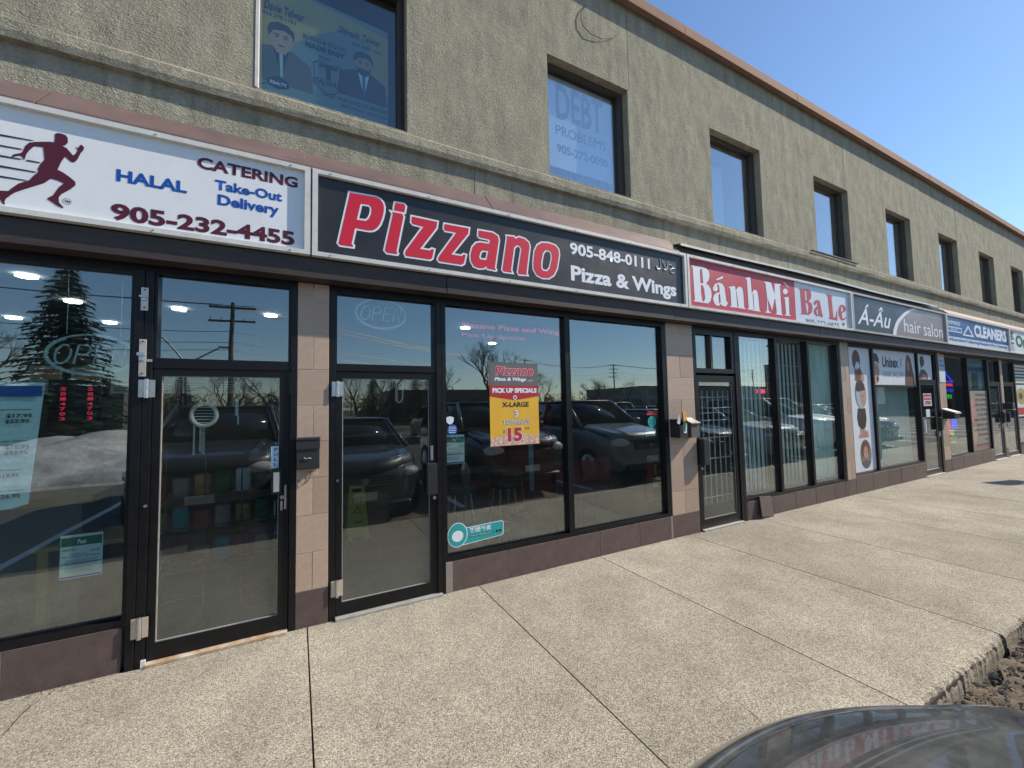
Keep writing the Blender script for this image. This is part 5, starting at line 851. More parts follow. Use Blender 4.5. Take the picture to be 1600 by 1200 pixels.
def drape(label, x0, x1, z0, z1, y, m, f=0.09, a=0.02):
    bm = bmesh.new(); n = int((x1-x0)/0.015); r = []
    ph = 0
    for i in range(n+1):
        ph += random.uniform(.6, 1.4)*0.015/f*2*PI; x = x0+(x1-x0)*i/n; r.append([bm.verts.new((x+random.uniform(-.001, .001), y+a*math.sin(ph)*(1-.35*j/4), z0+(z1-z0)*j/4)) for j in range(5)])
    for i in range(n):
        for j in range(4): bm.faces.new([r[i][j], r[i+1][j], r[i+1][j+1], r[i][j+1]])
    return tag(obj('curtain', bm, m, None, True), label, 'curtain')
for k in range(16):
    if k in (7, 8): continue
    x = 5.0+.098*k
    tag(B('blind_slat', 'curtain_pale', None, x, x+.045, .15, .153, .3, 2.3), 'pale vertical blind slat in the sandwich shop window', 'blind', 'vertical blind slats in the sandwich shop')
drape('pale green curtain filling the third sandwich shop window', 6.62, 7.42, 0.29, 2.33, 0.13, 'curtain_pale'); drape('grey green curtain drawn across the wide salon window', 8.64, 10.34, 0.30, 1.70, 0.16, 'curtain', 0.12)
# catering shop
t = thing('wind_chime', 'round silver wind chime hanging behind the catering shop door', 'wind chime', (-.53, .10, 1.18)); bm = bmesh.new()
pts = [(-.535+.067*math.cos(a*PI/16), .10, 1.462+.072*math.sin(a*PI/16)) for a in range(32)]; tube(bm, pts, .013, 8, closed=True); obj('ring', bm, 'cream', t); bm = bmesh.new()
tube(bm, [(-.56, .10, 1.535), (-.545, .10, 1.59)], .003, 4); tube(bm, [(-.51, .10, 1.535), (-.53, .10, 1.59)], .003, 4); tube(bm, [(-.538, .10, 1.59), (-.538, .10, 1.75)], .0015, 4)
for k in range(6): tube(bm, [(-.535-.055*math.cos((k-2.5)*.4), .10, 1.462+.02*(k-2.5)), (-.535+.055*math.cos((k-2.5)*.4), .10, 1.46+.02*(k-2.5))], .002, 4)
obj('cord', bm, 'grille_white', t)
for k, (x, l) in enumerate(((-.575, .19), (-.553, .17), (-.545, .185), (-.537, .19))):
    bm = bmesh.new(); cyl(bm, (x-.01*(k == 0), .10+.008*k, 1.395-l), (0, 0, 1), .006, l, 8); obj('chime_tube', bm, 'steel', t)
t = thing('door_ornament', 'small white hanging ornament beside the silver wind chime', 'ornament', (-.35, .12, 1.4)); bm = bmesh.new(); box(bm, -.368, -.350, .118, .122, 1.45, 1.56, .002); box(bm, -.356, -.346, .118, .122, 1.39, 1.45, .002); obj('body', bm, 'paper', t)
t = thing('counter', 'long wooden counter inside the catering shop', 'counter', (-2.2, .8, 0)); B('top', 'wood', t, -3.1, -1.18, .5, 1.1, .90, .95, .004); B('front', 'suit_grey', t, -3.0, -1.25, .55, 1.05, .012, .899)
t = thing('side_table', 'small wooden table with brown legs inside the catering shop', 'table', (-1.2, .8, 0)); B('top', 'wood', t, -1.45, -.93, .48, .9, .62, .65, .003)
for x in (-1.43, -.99):
    for y in (.5, .84): B('leg', 'wood', t, x, x+.05, y, y+.05, .012, .619)
for k in range(9):
    x = -3.3+.42*k
    t = thing('menu_board', ['framed menu board above the catering kitchen hatch, %s' % w for w in ('first by the side wall', 'second from the side wall', 'third from the side wall', 'fourth in the row', 'middle of the row', 'fourth from the door side', 'third from the door side', 'second from the door side', 'last by the dividing wall')][k], 'menu board', (x, 4.9, 1.8), 'framed menu boards in the catering shop'); ring('frame', 'bronze_frame', t, x, x+.38, 4.86, 4.9, 1.76, 2.2, .02, .02, .02, .02); B('sheet', 'paper_blue', t, x+.018, x+.362, 4.885, 4.895, 1.775, 2.185); B('picture', 'tile_tan', t, x+.06, x+.32, 4.88, 4.884, 1.98, 2.14)
    for q in range(4): B('text_line', 'ink_navy', t, x+.06, x+.30-.03*(q % 2), 4.88, 4.884, 1.94-.04*q, 1.952-.04*q)
rk = thing('display_rack', 'low black display rack of snack packets behind the catering shop door', 'rack', (-.5, 1.1, 0))
for z in (.25, .52, .79): B('shelf', 'black_plastic', rk, -1.05, -.02, .85, 1.25, z, z+.015)
for x in (-1.05, -.035):
    for y in (.85, 1.235): B('post', 'black_plastic', rk, x, x+.015, y, y+.015, .012, 1.1)
cols = [('red', 'ink_dullred'), ('green', 'ink_green'), ('gold', 'ink_gold'), ('tan', 'tile_tan'), ('white', 'paper'), ('teal', 'ink_teal'), ('orange', 'wood'), ('maroon', 'ink_maroon')]
wh = ('top', 'middle', 'lowest')
for r_ in range(3):
    for k in range(7):
        cn, m = cols[(k*3+r_*2) % 8]; x = -1.0+.138*k; h = random.uniform(.13, .2); z = (.807, .537, .267)[r_]
        bm = bmesh.new(); box(bm, x, x+.11, .90+.01*k, .95+.01*k, z, z+h, .018); o = obj('snack_packet', bm, m, None, True)
        tag(o, f'{cn} snack packet on the {wh[r_]} shelf of the rack, {("first", "second", "third", "fourth", "fifth", "sixth", "seventh")[k]} along from the hinge side', 'packet', 'snack packets on the display rack')
t = thing('led_columns', 'pair of red LED number columns seen below the catering OPEN oval', 'light sign', (-1.1, .35, 1.4)); B('backing', 'black_plastic', t, -1.36, -1.12, .365, .375, 1.42, 1.70)
for x in (-1.305, -1.18):
    for k in range(7): text('digit', str((k*7+3) % 10), x, x+.026, 1.445+.031*k, 1.466+.031*k, .36, 'led_red_dim', t, .02)
# pizza shop
t = thing('rope_loop', 'pale knotted rope loop hanging inside the pizza shop door', 'rope', (.69, .1, 1.5)); bm = bmesh.new(); tube(bm, [(.70, .10, 1.75), (.698, .10, 1.62), (.70, .102, 1.55), (.715, .10, 1.525), (.735, .10, 1.53), (.75, .10, 1.56), (.752, .10, 1.65), (.75, .10, 1.75)], .007, 6); obj('rope', bm, 'cream', t); bm = bmesh.new()
for k in range(5): tube(bm, [(.692, .10, 1.54+.02*k), (.71, .098, 1.55+.02*k)], .008, 5)
obj('knot', bm, 'cream', t)
t = thing('wet_floor_sign', 'yellow folding wet floor sign standing inside the pizza shop door', 'floor sign', (.62, 1.85, 0.012))
def wet(dy, nm):
    bm = bmesh.new(); z0, z1 = .014, .60; v = []
    for yy2 in (0, .012):
        for (x, z) in ((.50, z0), (.55, z0), (.57, z0+.04), (.67, z0+.04), (.69, z0), (.74, z0), (.70, z1), (.54, z1)): v.append(bm.verts.new((x, 1.85+dy*(1-(z-z0)/(z1-z0))+yy2, z)))
    bm.faces.new(v[:8][::-1]); bm.faces.new(v[8:])
    for i in range(8): bm.faces.new([v[i], v[(i+1) % 8], v[8+(i+1) % 8], v[8+i]])
    return obj(nm, bm, 'yellow_plastic', t)
wet(-.13, 'front_panel'); wet(.14, 'rear_panel'); B('handle', 'black_plastic', t, .57, .67, 1.835, 1.842, .53, .565)
shape('warning_triangle', [[(.575, .30), (.665, .30), (.62, .39)], [(.592, .31), (.648, .31), (.62, .368)]], 1.79-.012, 'ink_dullred', t); text('lettering', 'CAUTION', .57, .67, .45, .475, 1.80, 'ink_black', t, .03); text('lettering', 'WET FLOOR', .565, .675, .42, .44, 1.795, 'ink_black', t, .03); text('lettering', 'CUIDADO', .57, .67, .20, .225, 1.745, 'ink_black', t, .03)
def chair(x, y, rz, label):
    t = thing('dining_chair', label, 'chair', (0, 0, 0), 'red chairs inside the pizza shop'); B('seat', 'red_vinyl', t, -.2, .2, -.2, .2, .44, .49, .015); bm = bmesh.new(); box(bm, -.19, .19, .17, .21, .58, .86, .03); obj('backrest', bm, 'red_vinyl', t)
    for a in (-.18, .16):
        for b in (-.18, .17): B('leg', 'black_plastic', t, a, a+.02, b, b+.02, 0, .44 if b < 0 else .84)
    t.location = (x, y, .012); t.rotation_euler = (0, 0, rz); return t
chair(2.62, .72, 3.3, 'red vinyl chair nearer the pizza poster'); chair(3.10, .74, 2.9, 'red vinyl chair nearer the fire extinguisher'); chair(2.05, 1.7, 1.2, 'red vinyl chair standing deeper in the pizza shop')
def stool(x, y, label):
    t = thing('bar_stool', label, 'stool', (x, y, .012), 'dark stools inside the pizza shop'); bm = bmesh.new(); lathe(bm, (x, y, .012+.62), [(.001, 0), (.15, 0), (.165, .02), (.16, .05), (.001, .06)], 20); obj('seat', bm, 'black_plastic', t)
    for k in range(4):
        bm = bmesh.new(); a = k*PI/2+PI/4; tube(bm, [(x+.11*math.cos(a), y+.11*math.sin(a), .63), (x+.19*math.cos(a), y+.19*math.sin(a), .014)], .011, 6); obj('leg', bm, 'steel', t)
    bm = bmesh.new(); tube(bm, [(x+.165*math.cos(a), y+.165*math.sin(a), .22) for a in [i*PI/8 for i in range(16)]], .007, 5, closed=True); obj('footrest', bm, 'steel', t)
stool(1.45, .7, 'dark round stool nearest the pizza shop door'); stool(1.95, .72, 'dark round stool in the middle of the window bar'); stool(2.3, 1.2, 'dark round stool set back from the window bar')
t = thing('bar_table', 'black topped high table behind the pizza shop window', 'table', (1.7, 1.0, 0)); B('top', 'black_plastic', t, 1.3, 2.2, .95, 1.3, .74, .77, .004)
for x in (1.33, 2.13): B('leg', 'black_plastic', t, x, x+.04, 1.1, 1.14, .012, .74)
t = thing('drinks_cooler', 'tall red drinks cooler with a pale swoosh stripe', 'cooler', (2.95, 1.9, 0)); B('cabinet', 'red_paint', t, 2.55, 3.25, 1.75, 2.35, .012, 1.95, .01); shape('stripe', [[(2.72, 1.9), (2.80, 1.4), (2.85, .9), (2.86, .3), (2.93, .3), (2.93, .9), (2.90, 1.4), (2.80, 1.9)]], 1.742, 'ink_white', t); B('door_handle', 'steel', t, 3.18, 3.2, 1.72, 1.745, .9, 1.2)
t = thing('fire_extinguisher', 'red fire extinguisher with a yellow tag beside the window end', 'extinguisher', (3.62, .3, .35)); bm = bmesh.new(); lathe(bm, (3.66, .30, .33), [(.001, 0), (.055, .005), (.06, .02), (.06, .38), (.045, .43), (.02, .455), (.02, .47)], 20); obj('cylinder', bm, 'red_paint', t, True); bm = bmesh.new(); box(bm, 3.645, 3.675, .28, .32, .80, .83, .003); box(bm, 3.60, 3.66, .29, .31, .83, .845, .002); obj('valve', bm, 'black_plastic', t); bm = bmesh.new(); tube(bm, [(3.675, .29, .82), (3.735, .28, .80), (3.74, .27, .6), (3.725, .26, .48)], .009, 6); obj('hose', bm, 'black_plastic', t); B('tag', 'paper_yellow', t, 3.64, 3.68, .225, .229, .66, .78); B('label_plate', 'paper', t, 3.62, 3.70, .234, .238, .52, .6); B('bracket', 'black_plastic', t, 3.70, 3.805, .29, .31, .5, .52)
B('service_counter', 'suit_grey', bld, .25, 3.6, 3.6, 4.0, .012, 1.05); B('service_counter_top', 'face_taupe', bld, .2, 3.7, 3.55, 4.05, 1.051, 1.09)
t = thing('led_sign', 'long faint red LED message across the top of the wide pizza shop window', 'light sign', (1.9, .3, 2.1))
text('lettering', 'Pizzano Pizza and Wings', 1.34, 2.46, 2.20, 2.262, .30, 'led_red_dim', t, 0.01); text('lettering', 'Pick Up Special', 1.34, 2.0, 2.12, 2.165, .30, 'led_red_dim', t, 0.0); B('backing_bar', 'black_plastic', t, 1.30, 2.5, .31, .315, 2.275, 2.285)
t = thing('glass_cooler', 'glass fronted cooler just inside the pizza shop door', 'cooler', (.2, 2.8, 0)); ring('frame', 'white_plastic', t, .13, .55, 2.6, 3.1, .012, 1.7, .04, .04, .2, .15); B('shelves', 'steel', t, .17, .51, 2.65, 3.05, .8, .82); B('back_panel', 'suit_grey', t, .17, .51, 3.06, 3.09, .21, 1.55)
# cleaners: racks of bagged clothes
t = thing('clothes_rail', 'steel rail of hanging clothes inside the cleaners', 'clothes rail', (13, 2.2, 0)); bm = bmesh.new(); tube(bm, [(11.9, 2.2, .02), (11.9, 2.2, 1.8), (14.2, 2.2, 1.8), (14.2, 2.2, .02)], .015, 6); obj('rail', bm, 'steel', t)
for k in range(16):
    x = 12.0+.135*k; bm = bmesh.new(); box(bm, x, x+.05, 1.95, 2.45, .7+random.uniform(-.1, .1), 1.72, .02); tag(obj('hanging_garment', bm, random.choice(('curtain', 'suit_grey', 'paper', 'ink_slate', 'window_film'))), 'bagged garment hanging on the steel rail in the cleaners', 'garment', 'garments on the cleaners rail')
# ================================================================= VEHICLES
def ringpts(hw, zl, zb, zt, tuck=0.06):
    h = [(0, zl), (hw*.72, zl), (hw*.95, zl+.07), (hw, (zl+zb)*.5), (hw*.985, zb-.07), (hw*.93, zb), (hw*.6, zt-.012), (0, zt)]
    return h+[(-a, b) for a, b in h[-2:0:-1]]
def loft(st, m, name, parent, sub=2, cap=True):
    bm = bmesh.new(); rows = [[bm.verts.new((u, -v, w)) for u, w in ringpts(*s)] for v, s in st]
    for A, D in zip(rows[:-1], rows[1:]):
        for j in range(len(A)): bm.faces.new([A[j], A[(j+1) % len(A)], D[(j+1) % len(A)], D[j]])
    bm.faces.new(rows[0][::-1]); bm.faces.new(rows[-1]); bmesh.ops.recalc_face_normals(bm, faces=bm.faces[:])
    o = obj(name, bm, m, parent, True)
    if sub:
        md = o.modifiers.new('s', 'SUBSURF'); md.levels = sub; md.render_levels = sub
    return o
def car(label, pm, suv=False):
    t = thing('parked_car', label, 'car', (0, 0, 0), 'cars parked facing the shops')
    hf, hc, hr, hw, gl = (1.00, 1.16, 1.72, .93, .26) if suv else (.87, 1.02, 1.46, .90, .20)
    if suv: st = [(0.0, (.50, gl+.1, hf-.34, hf-.30)), (.05, (.66, gl+.04, hf-.18, hf-.13)), (.16, (.80, gl, hf-.08, hf-.05)), (.40, (.885, gl-.03, hf-.04, hf+.0)), (.8, (hw, gl-.03, hf+.03, hc-.07)), (1.25, (hw, gl-.03, hc-.06, hc-.0))]
    else: st = [(0.0, (.34, gl+.1, hf-.30, hf-.26)), (.05, (.54, gl+.04, hf-.17, hf-.13)), (.16, (.68, gl, hf-.10, hf-.06)), (.42, (.81, gl-.03, hf-.05, hf-.01)), (.8, (.885, gl-.03, hf+.02, hc-.08)), (1.25, (hw, gl-.03, hc-.06, hc-.0))]
    body = loft(st+[(2.2, (hw, gl-.03, hc-.02, hc)), (3.6, (hw, gl-.03, hc+.02, hc+.02)), (4.35, (hw*.96, gl, hc, hc)), (4.55, (hw*.86, gl+.1, hc-.12, hc-.08))], pm, 'body', t)
    # hood as its own pressed panel with two creases
    bm = bmesh.new(); NU, NV = 72, 90; G = []
    pw = 2.2 if not suv else 3.6; cf = .85 if not suv else .62
    for i in range(NU+1):
        u = -.80+1.60*i/NU; col_ = []
        v0 = .015+cf*abs(u)**pw; au = abs(u)
        for j in range(NV+1):
            q = j/NV; v = v0+(1.22-v0)*(q**2.2); d = v-v0
            cx_ = .50+.10*v; cr = .014*math.exp(-((au-cx_)/.035)**2)*min(1, d/.12)-.010*(au > cx_)*min(1, (au-cx_)/.1)
            z = hf+(hc-hf)*min(1, v/1.2)**.8+.022*(1-(u/.8)**2)+cr-.085*math.exp(-d/.045)-.012*math.exp(-((d-.085)/.0055)**2)-.05*max(0, (au-.70)/.10)**2
            col_.append(bm.verts.new((u, -v, z)))
        G.append(col_)
    for i in range(NU):
        for j in range(NV): bm.faces.new([G[i][j], G[i][j+1], G[i+1][j+1], G[i+1][j]])
    rim_ = [G[i][0] for i in range(NU+1)]
    low = [bm.verts.new((w_.co.x, w_.co.y-.004, w_.co.z-.035)) for w_ in rim_]
    for i in range(NU): bm.faces.new([rim_[i], rim_[i+1], low[i+1], low[i]])
    bmesh.ops.recalc_face_normals(bm, faces=bm.faces[:]); obj('hood', bm, pm, t, True)
    v1 = 4.35 if suv else 3.95
    bm = bmesh.new(); b0 = [(-hw*.90, -1.15), (hw*.90, -1.15), (hw*.90, -v1), (-hw*.90, -v1)]; t0 = [(-hw*.70, -1.95), (hw*.70, -1.95), (hw*.70, -(v1-.35)), (-hw*.70, -(v1-.35))]
    v = [bm.verts.new((a, b, hc-.04)) for a, b in b0]+[bm.verts.new((a, b, hr-.03)) for a, b in t0]
    for f in ((0,1,5,4),(1,2,6,5),(2,3,7,6),(3,0,4,7),(4,5,6,7),(3,2,1,0)): bm.faces.new([v[i] for i in f])
    bmesh.ops.recalc_face_normals(bm, faces=bm.faces[:]); bmesh.ops.bevel(bm, geom=bm.edges[:], offset=.05, segments=3, affect='EDGES'); obj('windows', bm, 'car_glass', t, True)
    bm = bmesh.new(); box(bm, -hw*.69, hw*.69, -(v1-.30), -1.93, hr-.04, hr, .035); obj('roof', bm, pm, t, True)
    for s in (-1, 1):
        for (y0, y1, zz) in ((-1.17, -1.95, 0), (-2.75, -2.75, 1), (-v1+.02, -(v1-.33), 0)):
            bm = bmesh.new(); tube(bm, [(s*hw*.905, y0, hc-.02), (s*hw*.715, y1, hr-.025)], .035, 8); obj('pillar', bm, pm if not zz else 'car_trim', t, True)
        bm = bmesh.new(); bmesh.ops.create_uvsphere(bm, u_segments=16, v_segments=10, radius=1); bmesh.ops.scale(bm, verts=bm.verts, vec=(.19, .10, .07 if not suv else .10)); bmesh.ops.rotate(bm, verts=bm.verts, matrix=Matrix.Rotation(-s*(.45 if suv else .85), 3, 'Z')); bmesh.ops.translate(bm, verts=bm.verts, vec=(s*.66, -.17 if suv else -.24, hf-.16)); obj('headlight', bm, 'lens', t, True)
        bm = bmesh.new(); box(bm, s*(hw+.09)-.09, s*(hw+.09)+.09, -1.45, -1.33, hc-.02, hc+.12, .03); obj('mirror', bm, pm, t, True)
        bm = bmesh.new(); box(bm, s*.72-.12, s*.72+.12, -4.58, -4.44, hc-.25, hc-.08, .03); obj('tail_light', bm, 'tail_red', t, True)
        for y in (-.88, -3.65):
            R_ = .36 if suv else .33; bm = bmesh.new(); cyl(bm, (s*(hw-.01), y, R_), (-s, 0, 0), R_, .24, 28); w = obj('wheel', bm, 'tyre', t, False)
            bm = bmesh.new(); lathe(bm, (0, 0, 0), [(.001, .0), (R_*.25, .012), (R_*.62, .0), (R_*.66, -.02)], 24); bmesh.ops.rotate(bm, verts=bm.verts, matrix=Matrix.Rotation(s*PI/2, 3, 'Y')); bmesh.ops.translate(bm, verts=bm.verts, vec=(s*(hw+.0), y, R_)); obj('rim', bm, 'rim', w, True)
    bm = bmesh.new(); box(bm, -.42, .42, -.08, .012, hf-.30, hf-.15, .03); gr = obj('grille', bm, 'car_trim', t)
    bm = bmesh.new()
    for k in range(3): box(bm, -.40, .40, .012, .018, hf-.28+.04*k, hf-.273+.04*k)
    obj('grille_bars', bm, 'chrome', gr)
    bm = bmesh.new(); box(bm, -.62, .62, -.1, .03, gl+.03, gl+.16, .04); obj('bumper_intake', bm, 'car_trim', t, True); B('number_plate', 'white_plastic', t, -.15, .15, .03, .038, gl+.2, gl+.31, .002)
    bm = bmesh.new(); cyl(bm, (0, .01, hf-.22), (0, 1, 0), .045, .012, 20); obj('badge', bm, 'chrome', t)
    return t
c0 = car('charcoal car nosed up to the sidewalk with its dusty hood in the near corner', 'paint_charcoal'); c0.location = (0.82, -2.53, -.138); c0.rotation_euler = (0, 0, 0.0)
cs = car('navy parked car next along from the charcoal one', 'paint_navy', True)
def place(src, x, y, rz, label, pm=None):
    c = copy_tree(src, mats={src_paint[src.name]: pm} if pm else None); c.location = (x, y, -.14); c.rotation_euler = (0, 0, rz); c['label'] = label; return c
src_paint = {c0.name: 'paint_charcoal', cs.name: 'paint_navy'}
cs.location = (3.72, -3.05, -.14)
place(cs, 6.35, -2.75, 0, 'grey sport utility car third along from the near corner', 'paint_grey')
place(c0, 9.0, -2.8, 0, 'charcoal low car fourth along in front of the sandwich shop')
place(c0, 11.6, -2.75, 0, 'silver car parked in front of the hair salon', 'paint_silver')
place(cs, 14.3, -2.8, 0, 'white tall car parked in front of the cleaners', 'paint_white')
place(cs, -1.08, -3.25, 0, 'black tall car parked in front of the catering shop', 'paint_charcoal')
place(c0, 17.5, -2.8, 0, 'maroon car parked past the cleaners', 'paint_maroon')
for k, (x, src, pm, lb) in enumerate(((6.5, cs, 'paint_maroon', 'maroon tall car in the opposite row'), (9.4, c0, 'paint_white', 'white low car in the opposite row'), (12.2, cs, None, 'navy tall car in the opposite row'), (15.2, c0, 'paint_silver', 'silver low car in the opposite row'), (18.0, cs, 'paint_white', 'white tall car in the opposite row'), (21.0, c0, 'paint_navy', 'navy low car in the opposite row'), (24.0, cs, 'paint_grey', 'grey tall car in the opposite row'), (27.5, c0, None, 'charcoal low car in the opposite row'), (33, cs, 'paint_silver', 'silver tall car in the opposite row'), (38, c0, 'paint_grey', 'grey low car in the opposite row'))):
    place(src, x, -20.0, PI, lb, pm)
# parking sign post whose shadow falls on the far sidewalk
t = thing('sign_post', 'steel parking sign post at the kerb before the last shops', 'sign post', (12.9, -1.5, 0)); bm = bmesh.new(); cyl(bm, (12.9, -1.5, 0), (0, 0, 1), .03, 1.95, 10); obj('post', bm, 'galvanised', t); B('plate', 'white_plastic', t, 12.885, 12.95, -1.66, -1.34, 1.35, 1.93, .004)
# ================================================================= ACROSS THE LOT
bm = bmesh.new(); nx, ny = 90, 26; V = []
for i in range(nx+1):
    row = []
    for j in range(ny+1):
        x = -26+i*0.32; v = j/ny; y = -9.2-v*8; e = max(0, min(1, (4.0-x)/5))*max(0, min(1, (x+26)/3)); prof = math.sin(PI*v)**.6
        row.append(bm.verts.new((x, y, -.15+e*prof*(.75+.22*math.sin(x*.9)+.16*math.sin(x*2.3+y)+.1*math.sin(y*3.1+x*.6)))))
    V.append(row)
for i in range(nx):
    for j in range(ny): bm.faces.new([V[i][j], V[i][j+1], V[i+1][j+1], V[i+1][j]])
bmesh.ops.recalc_face_normals(bm, faces=bm.faces[:]); kind(obj('snow_bank', bm, 'snow', None, True))
def bare_tree(seed, H, depth=6):
    rnd = random.Random(seed); bm = bmesh.new(); tw = bmesh.new()
    def br(p, d, L, r, lv):
        q = p+d*L*.5+Vector((rnd.uniform(-1, 1), rnd.uniform(-1, 1), 0))*L*.05; e = p+d*L
        tube(bm if lv > depth-3 else tw, [p, q, e], r, 6 if lv > depth-2 else 3, r*.68)
        if lv == 0: return
        for k in range(rnd.choice((2, 3, 3)) if lv > 1 else 3):
            a = rnd.uniform(0, 2*PI); sp = rnd.uniform(.3, .75); dd = (d+Vector((math.cos(a), math.sin(a), .25))*sp).normalized(); br(e if k else p+d*L*rnd.uniform(.6, .95), dd, L*rnd.uniform(.62, .84), r*.60, lv-1)
    br(Vector((0, 0, -.2)), Vector((0, 0, 1)), H*.26, H*.022, depth)
    return bm, tw
TREE = []
for s, H in ((3, 9.5), (11, 8.0), (21, 9.0)):
    b, tw = bare_tree(s, H); t = thing('bare_tree', 'tall leafless tree with a spreading crown across the lot', 'tree', (0, 0, 0), 'leafless trees across the lot'); obj('trunk', b, 'bark', t); obj('crown', tw, 'twig', t); TREE.append(t)
sp_ = [(16, -31, 0, 1.0), (11.5, -33, 1, .8), (22, -36, 2, .85), (4.8, -36, 1, .75), (-1.2, -25, 2, .62), (30, -48, 0, .8), (40, -60, 1, 1), (-16, -30, 0, .9), (-4.5, -34, 1, .7), (56, -66, 2, 1), (52, -58, 0, .8), (70, -70, 1, 1.1), (8, -40, 2, .8)]
nm_ = ['spreading leafless tree nearest opposite the pizza poster', 'smaller leafless tree beside the spreading one', 'leafless tree behind the opposite row of cars', 'slim leafless tree opposite the pizza shop door', 'low leafless tree by the utility pole', 'leafless tree beyond the road bend', 'leafless tree by the second utility pole', 'leafless tree past the dark spruce', 'small leafless tree behind the snow bank', 'leafless tree past the far poles', 'leafless tree before the far poles', 'farthest leafless tree along the road', 'leafless tree behind the low spruces']
for i, (x, y, k, s) in enumerate(sp_):
    c = TREE[k] if not TREE[k].get('used') else copy_tree(TREE[k]); TREE[k]['used'] = 1; c.location = (x, y, -.15); c.scale = (s, s, s); c.rotation_euler = (0, 0, i*1.3); c['label'] = nm_[i]
for t in TREE: del t['used']
for o in list(C.objects):
    if o.name.startswith('bare_tree') and 'used' in o.keys(): del o['used']
def spruce(seed, H, R):
    rnd = random.Random(seed); bm = bmesh.new(); tr = bmesh.new(); tube(tr, [(0, 0, -.2), (0, 0, H*.95)], H*.018, 8, .02)
    z = H*.06
    while z < H:
        rr = R*(1-z/H)**.85*rnd.uniform(.8, 1.1)+.08; n = max(6, int(18*(1-z/H)+5)); a0 = rnd.uniform(0, 6)
        for k in range(n):
            a = a0+2*PI*k/n+rnd.uniform(-.2, .2); L = rr*rnd.uniform(.75, 1.12); m_ = max(3, int(L/.12))
            for q in range(m_):
                f = (q+.6)/m_; c = Vector((math.cos(a)*L*f, math.sin(a)*L*f, z-.22*L*f*f+.10*L*f)); w = .27*(1.25-f*.5); side_ = Vector((-math.sin(a), math.cos(a), 0)); out_ = Vector((math.cos(a), math.sin(a), -.3))
                for s in (-1, 1):
                    d = (side_*s*rnd.uniform(.7, 1.3)+out_*rnd.uniform(.3, 1.0)+Vector((0, 0, rnd.uniform(-.4, .1)))).normalized(); u = Vector((0, 0, 1)).cross(d).normalized()*.085
                    vv = [bm.verts.new(c-u), bm.verts.new(c+u), bm.verts.new(c+d*w*1.7)]; bm.faces.new(vv)
        z += H*.022+.05
    return tr, bm
a, b = spruce(5, 8.9, 2.9); t = thing('spruce_tree', 'tall dark spruce standing behind the snow bank', 'tree', (0, 0, 0)); obj('trunk', a, 'bark', t); obj('crown', b, 'needles', t); t.location = (-9.6, -23.2, -.15)
for i, (x, y, s, lb) in enumerate(((-13.5, -25, .62, 'smaller dark spruce beside the tall one'), (6.5, -38, .55, 'low dark spruce opposite the pizza shop door'), (8.8, -39, .5, 'low dark spruce next to the first low one'), (11.2, -40, .58, 'third low dark spruce in the row'), (13.8, -41, .48, 'last low dark spruce in the row'), (-6.0, -27, .45, 'short dark spruce by the snow bank end'))):
    c = copy_tree(t, label=lb); c.location = (x, y, -.15); c.scale = (s*1.2, s*1.2, s); c.rotation_euler = (0, 0, i*2.1)
# distant wood
bm = bmesh.new()
rnd = random.Random(4)
for i in range(900):
    ang = rnd.uniform(-1.25, 1.25); D = rnd.uniform(105, 170); x = D*math.tan(ang) if abs(ang) < 1.1 else rnd.uniform(-350, 350); y = -D; h = rnd.uniform(3.0, 7.5); x = max(-380, min(380, x))
    tube(bm, [(x, y, -.2), (x+rnd.uniform(-.4, .4), y, h*.8)], .12, 3, .04)
    for k in range(9):
        z = h*rnd.uniform(.25, .9); a = rnd.uniform(0, 6.28); L = rnd.uniform(.8, 2.4); tube(bm, [(x, y, z), (x+L*math.cos(a), y+L*math.sin(a), z+rnd.uniform(.4, 1.8))], .10, 3, .05)
g = obj('distant_wood', bm, 'twig'); g['kind'] = 'stuff'
# utility poles, lamps, wires
def pole(x, y, H, label, arms=1, lamp=False):
    t = thing('utility_pole', label, 'utility pole', (x, y, -.2), 'wooden utility poles along the road'); bm = bmesh.new(); cyl(bm, (x, y, -.2), (0, 0, 1), .17, H+.2, 10, .11); obj('post', bm, 'pole_wood', t)
    for k in range(arms):
        z = H-.3-.9*k; bm = bmesh.new(); box(bm, x-1.25, x+1.25, y-.2, y-.08, z-.06, z+.06); obj('crossarm', bm, 'pole_wood', t)
        for s in (-1.15, -.6, .6, 1.15):
            bm = bmesh.new(); cyl(bm, (x+s, y-.14, z+.06), (0, 0, 1), .035, .16, 6); obj('insulator', bm, 'galvanised', t)
    if lamp:
        bm = bmesh.new(); tube(bm, [(x, y, H*.62), (x+.8, y+.3, H*.68), (x+1.7, y+.5, H*.70)], .05, 6); obj('lamp_arm', bm, 'galvanised', t)
    return (x, y, H)
P_ = [pole(-70, -15, 8.6, 'wooden utility pole far past the snow bank'), pole(-3.6, -27.2, 8.4, 'wooden utility pole opposite the catering shop', 2), pole(39.5, -66, 10.8, 'wooden utility pole beyond the parked cars', 3), pole(63.5, -67.5, 10.8, 'tall wooden utility pole with a lamp arm', 4, True), pole(120, -70, 11, 'farthest wooden utility pole', 3)]
bm = bmesh.new()
for A, D in zip(P_[:-1], P_[1:]):
    for s, dz in ((-1.15, -.15), (-.6, -.15), (.6, -.15), (1.15, -.15), (0, -1.9), (.15, -2.6), (-.15, -3.1)):
        a = Vector((A[0]+s, A[1]-.14, A[2]+dz)); d = Vector((D[0]+s, D[1]-.14, D[2]+dz)); tube(bm, [a.lerp(d, f)+Vector((0, 0, -1.1*4*f*(1-f))) for f in [i/12 for i in range(13)]], .022, 3)
g = obj('power_lines', bm, 'black_plastic'); tag(g, 'sagging black power lines strung between the utility poles', 'power lines')
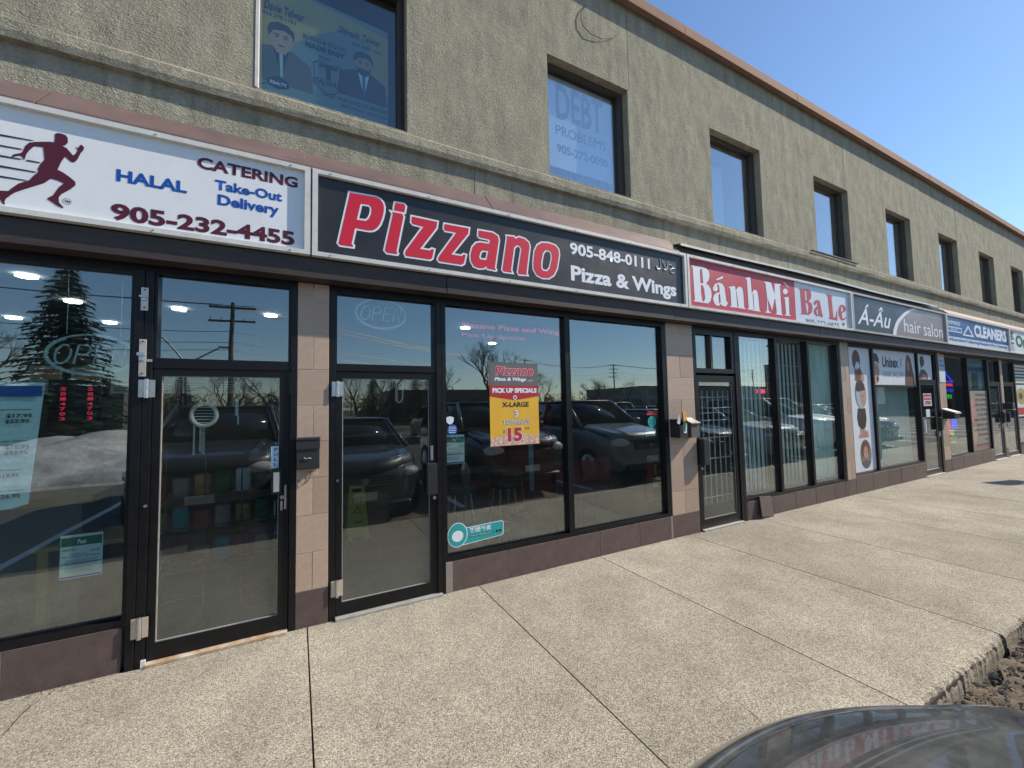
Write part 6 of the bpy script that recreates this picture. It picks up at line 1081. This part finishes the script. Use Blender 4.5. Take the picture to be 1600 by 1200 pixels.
t = thing('street_lamp', 'twin armed grey street lamp behind the snow bank', 'street lamp', (-5.9, -27.5, -.2)); bm = bmesh.new(); cyl(bm, (-5.9, -27.5, -.2), (0, 0, 1), .10, 4.6, 10, .07); obj('post', bm, 'galvanised', t)
for s in (-1, 1):
    bm = bmesh.new(); tube(bm, [(-5.9, -27.5, 4.4), (-5.9+s*.9, -27.5, 5.6), (-5.9+s*1.5, -27.5, 6.3)] if s < 0 else [(-5.9, -27.5, 4.4), (-5.2, -27.5, 4.8), (-4.3, -27.5, 5.4)], .05, 6); ar = obj('arm', bm, 'galvanised', t)
    bm = bmesh.new(); x = -7.6 if s < 0 else -4.0; box(bm, x-.3, x+.3, -27.6, -27.4, (6.3 if s < 0 else 5.42), (6.42 if s < 0 else 5.54), .03); obj('lamp_head', bm, 'galvanised', ar)
# far buildings
def tower(name, label, x0, x1, y0, y1, H, m='tower_concrete', fl=3.0, nx=5):
    t = thing(name, label, 'building', ((x0+x1)/2, (y0+y1)/2, -.3)); B('wall', m, t, x0, x1, y0, y1, -.3, H); n = int(H/fl)
    for k in range(n):
        for j in range(nx):
            w = (x1-x0)/nx; B('window', 'tower_glass', t, x0+w*(j+.2), x0+w*(j+.8), y1+.02, y1+.08, fl*k+.9, fl*k+fl-.5)
            if x0 > 0 and j < 3: wy = (y1-y0)/3; B('window', 'tower_glass', t, x0-.08, x0-.02, y0+wy*(j+.2), y0+wy*(j+.8), fl*k+.9, fl*k+fl-.5)
    B('roof', 'suit_grey', t, x0-.3, x1+.3, y0-.3, y1+.3, H, H+.5); return t
tower('apartment_tower', 'tall grey apartment tower beyond the road', 258, 276, -142, -118, 44); tower('apartment_tower', 'lower grey apartment slab before the tall tower', 240, 257, -136, -118, 22, nx=4)
tower('warehouse', 'long low grey warehouse past the lot', 120, 200, -150, -112, 8, nx=10, fl=4); tower('warehouse', 'low brown warehouse behind the leafless trees', 20, 55, -110, -92, 5.2, 'tile_brown', 4, 6); tower('strip_building', 'flat low building opposite the catering shop', -60, -18, -75, -60, 4.2, 'suit_grey', 4, 7)
t = thing('sky_blocker', 'unseen brown block added to keep sky reflections out of the far shop windows', 'building', (66, -19, -.2)); B('wall', 'tile_brown', t, 60, 74, -31, -7, -.2, 9.3); B('coping', 'coping_copper', t, 59.8, 74.2, -31.2, -6.8, 9.301, 9.5)  # added out of view so the far shop glass mirrors dark instead of sky
for k in range(9):
    B('window', 'tower_glass', t, 59.93, 59.98, -30+2.55*k, -28.6+2.55*k, 5.2, 6.8); B('shopfront', 'car_trim', t, 59.93, 59.98, -30.4+2.55*k, -28.1+2.55*k, .2, 2.6)
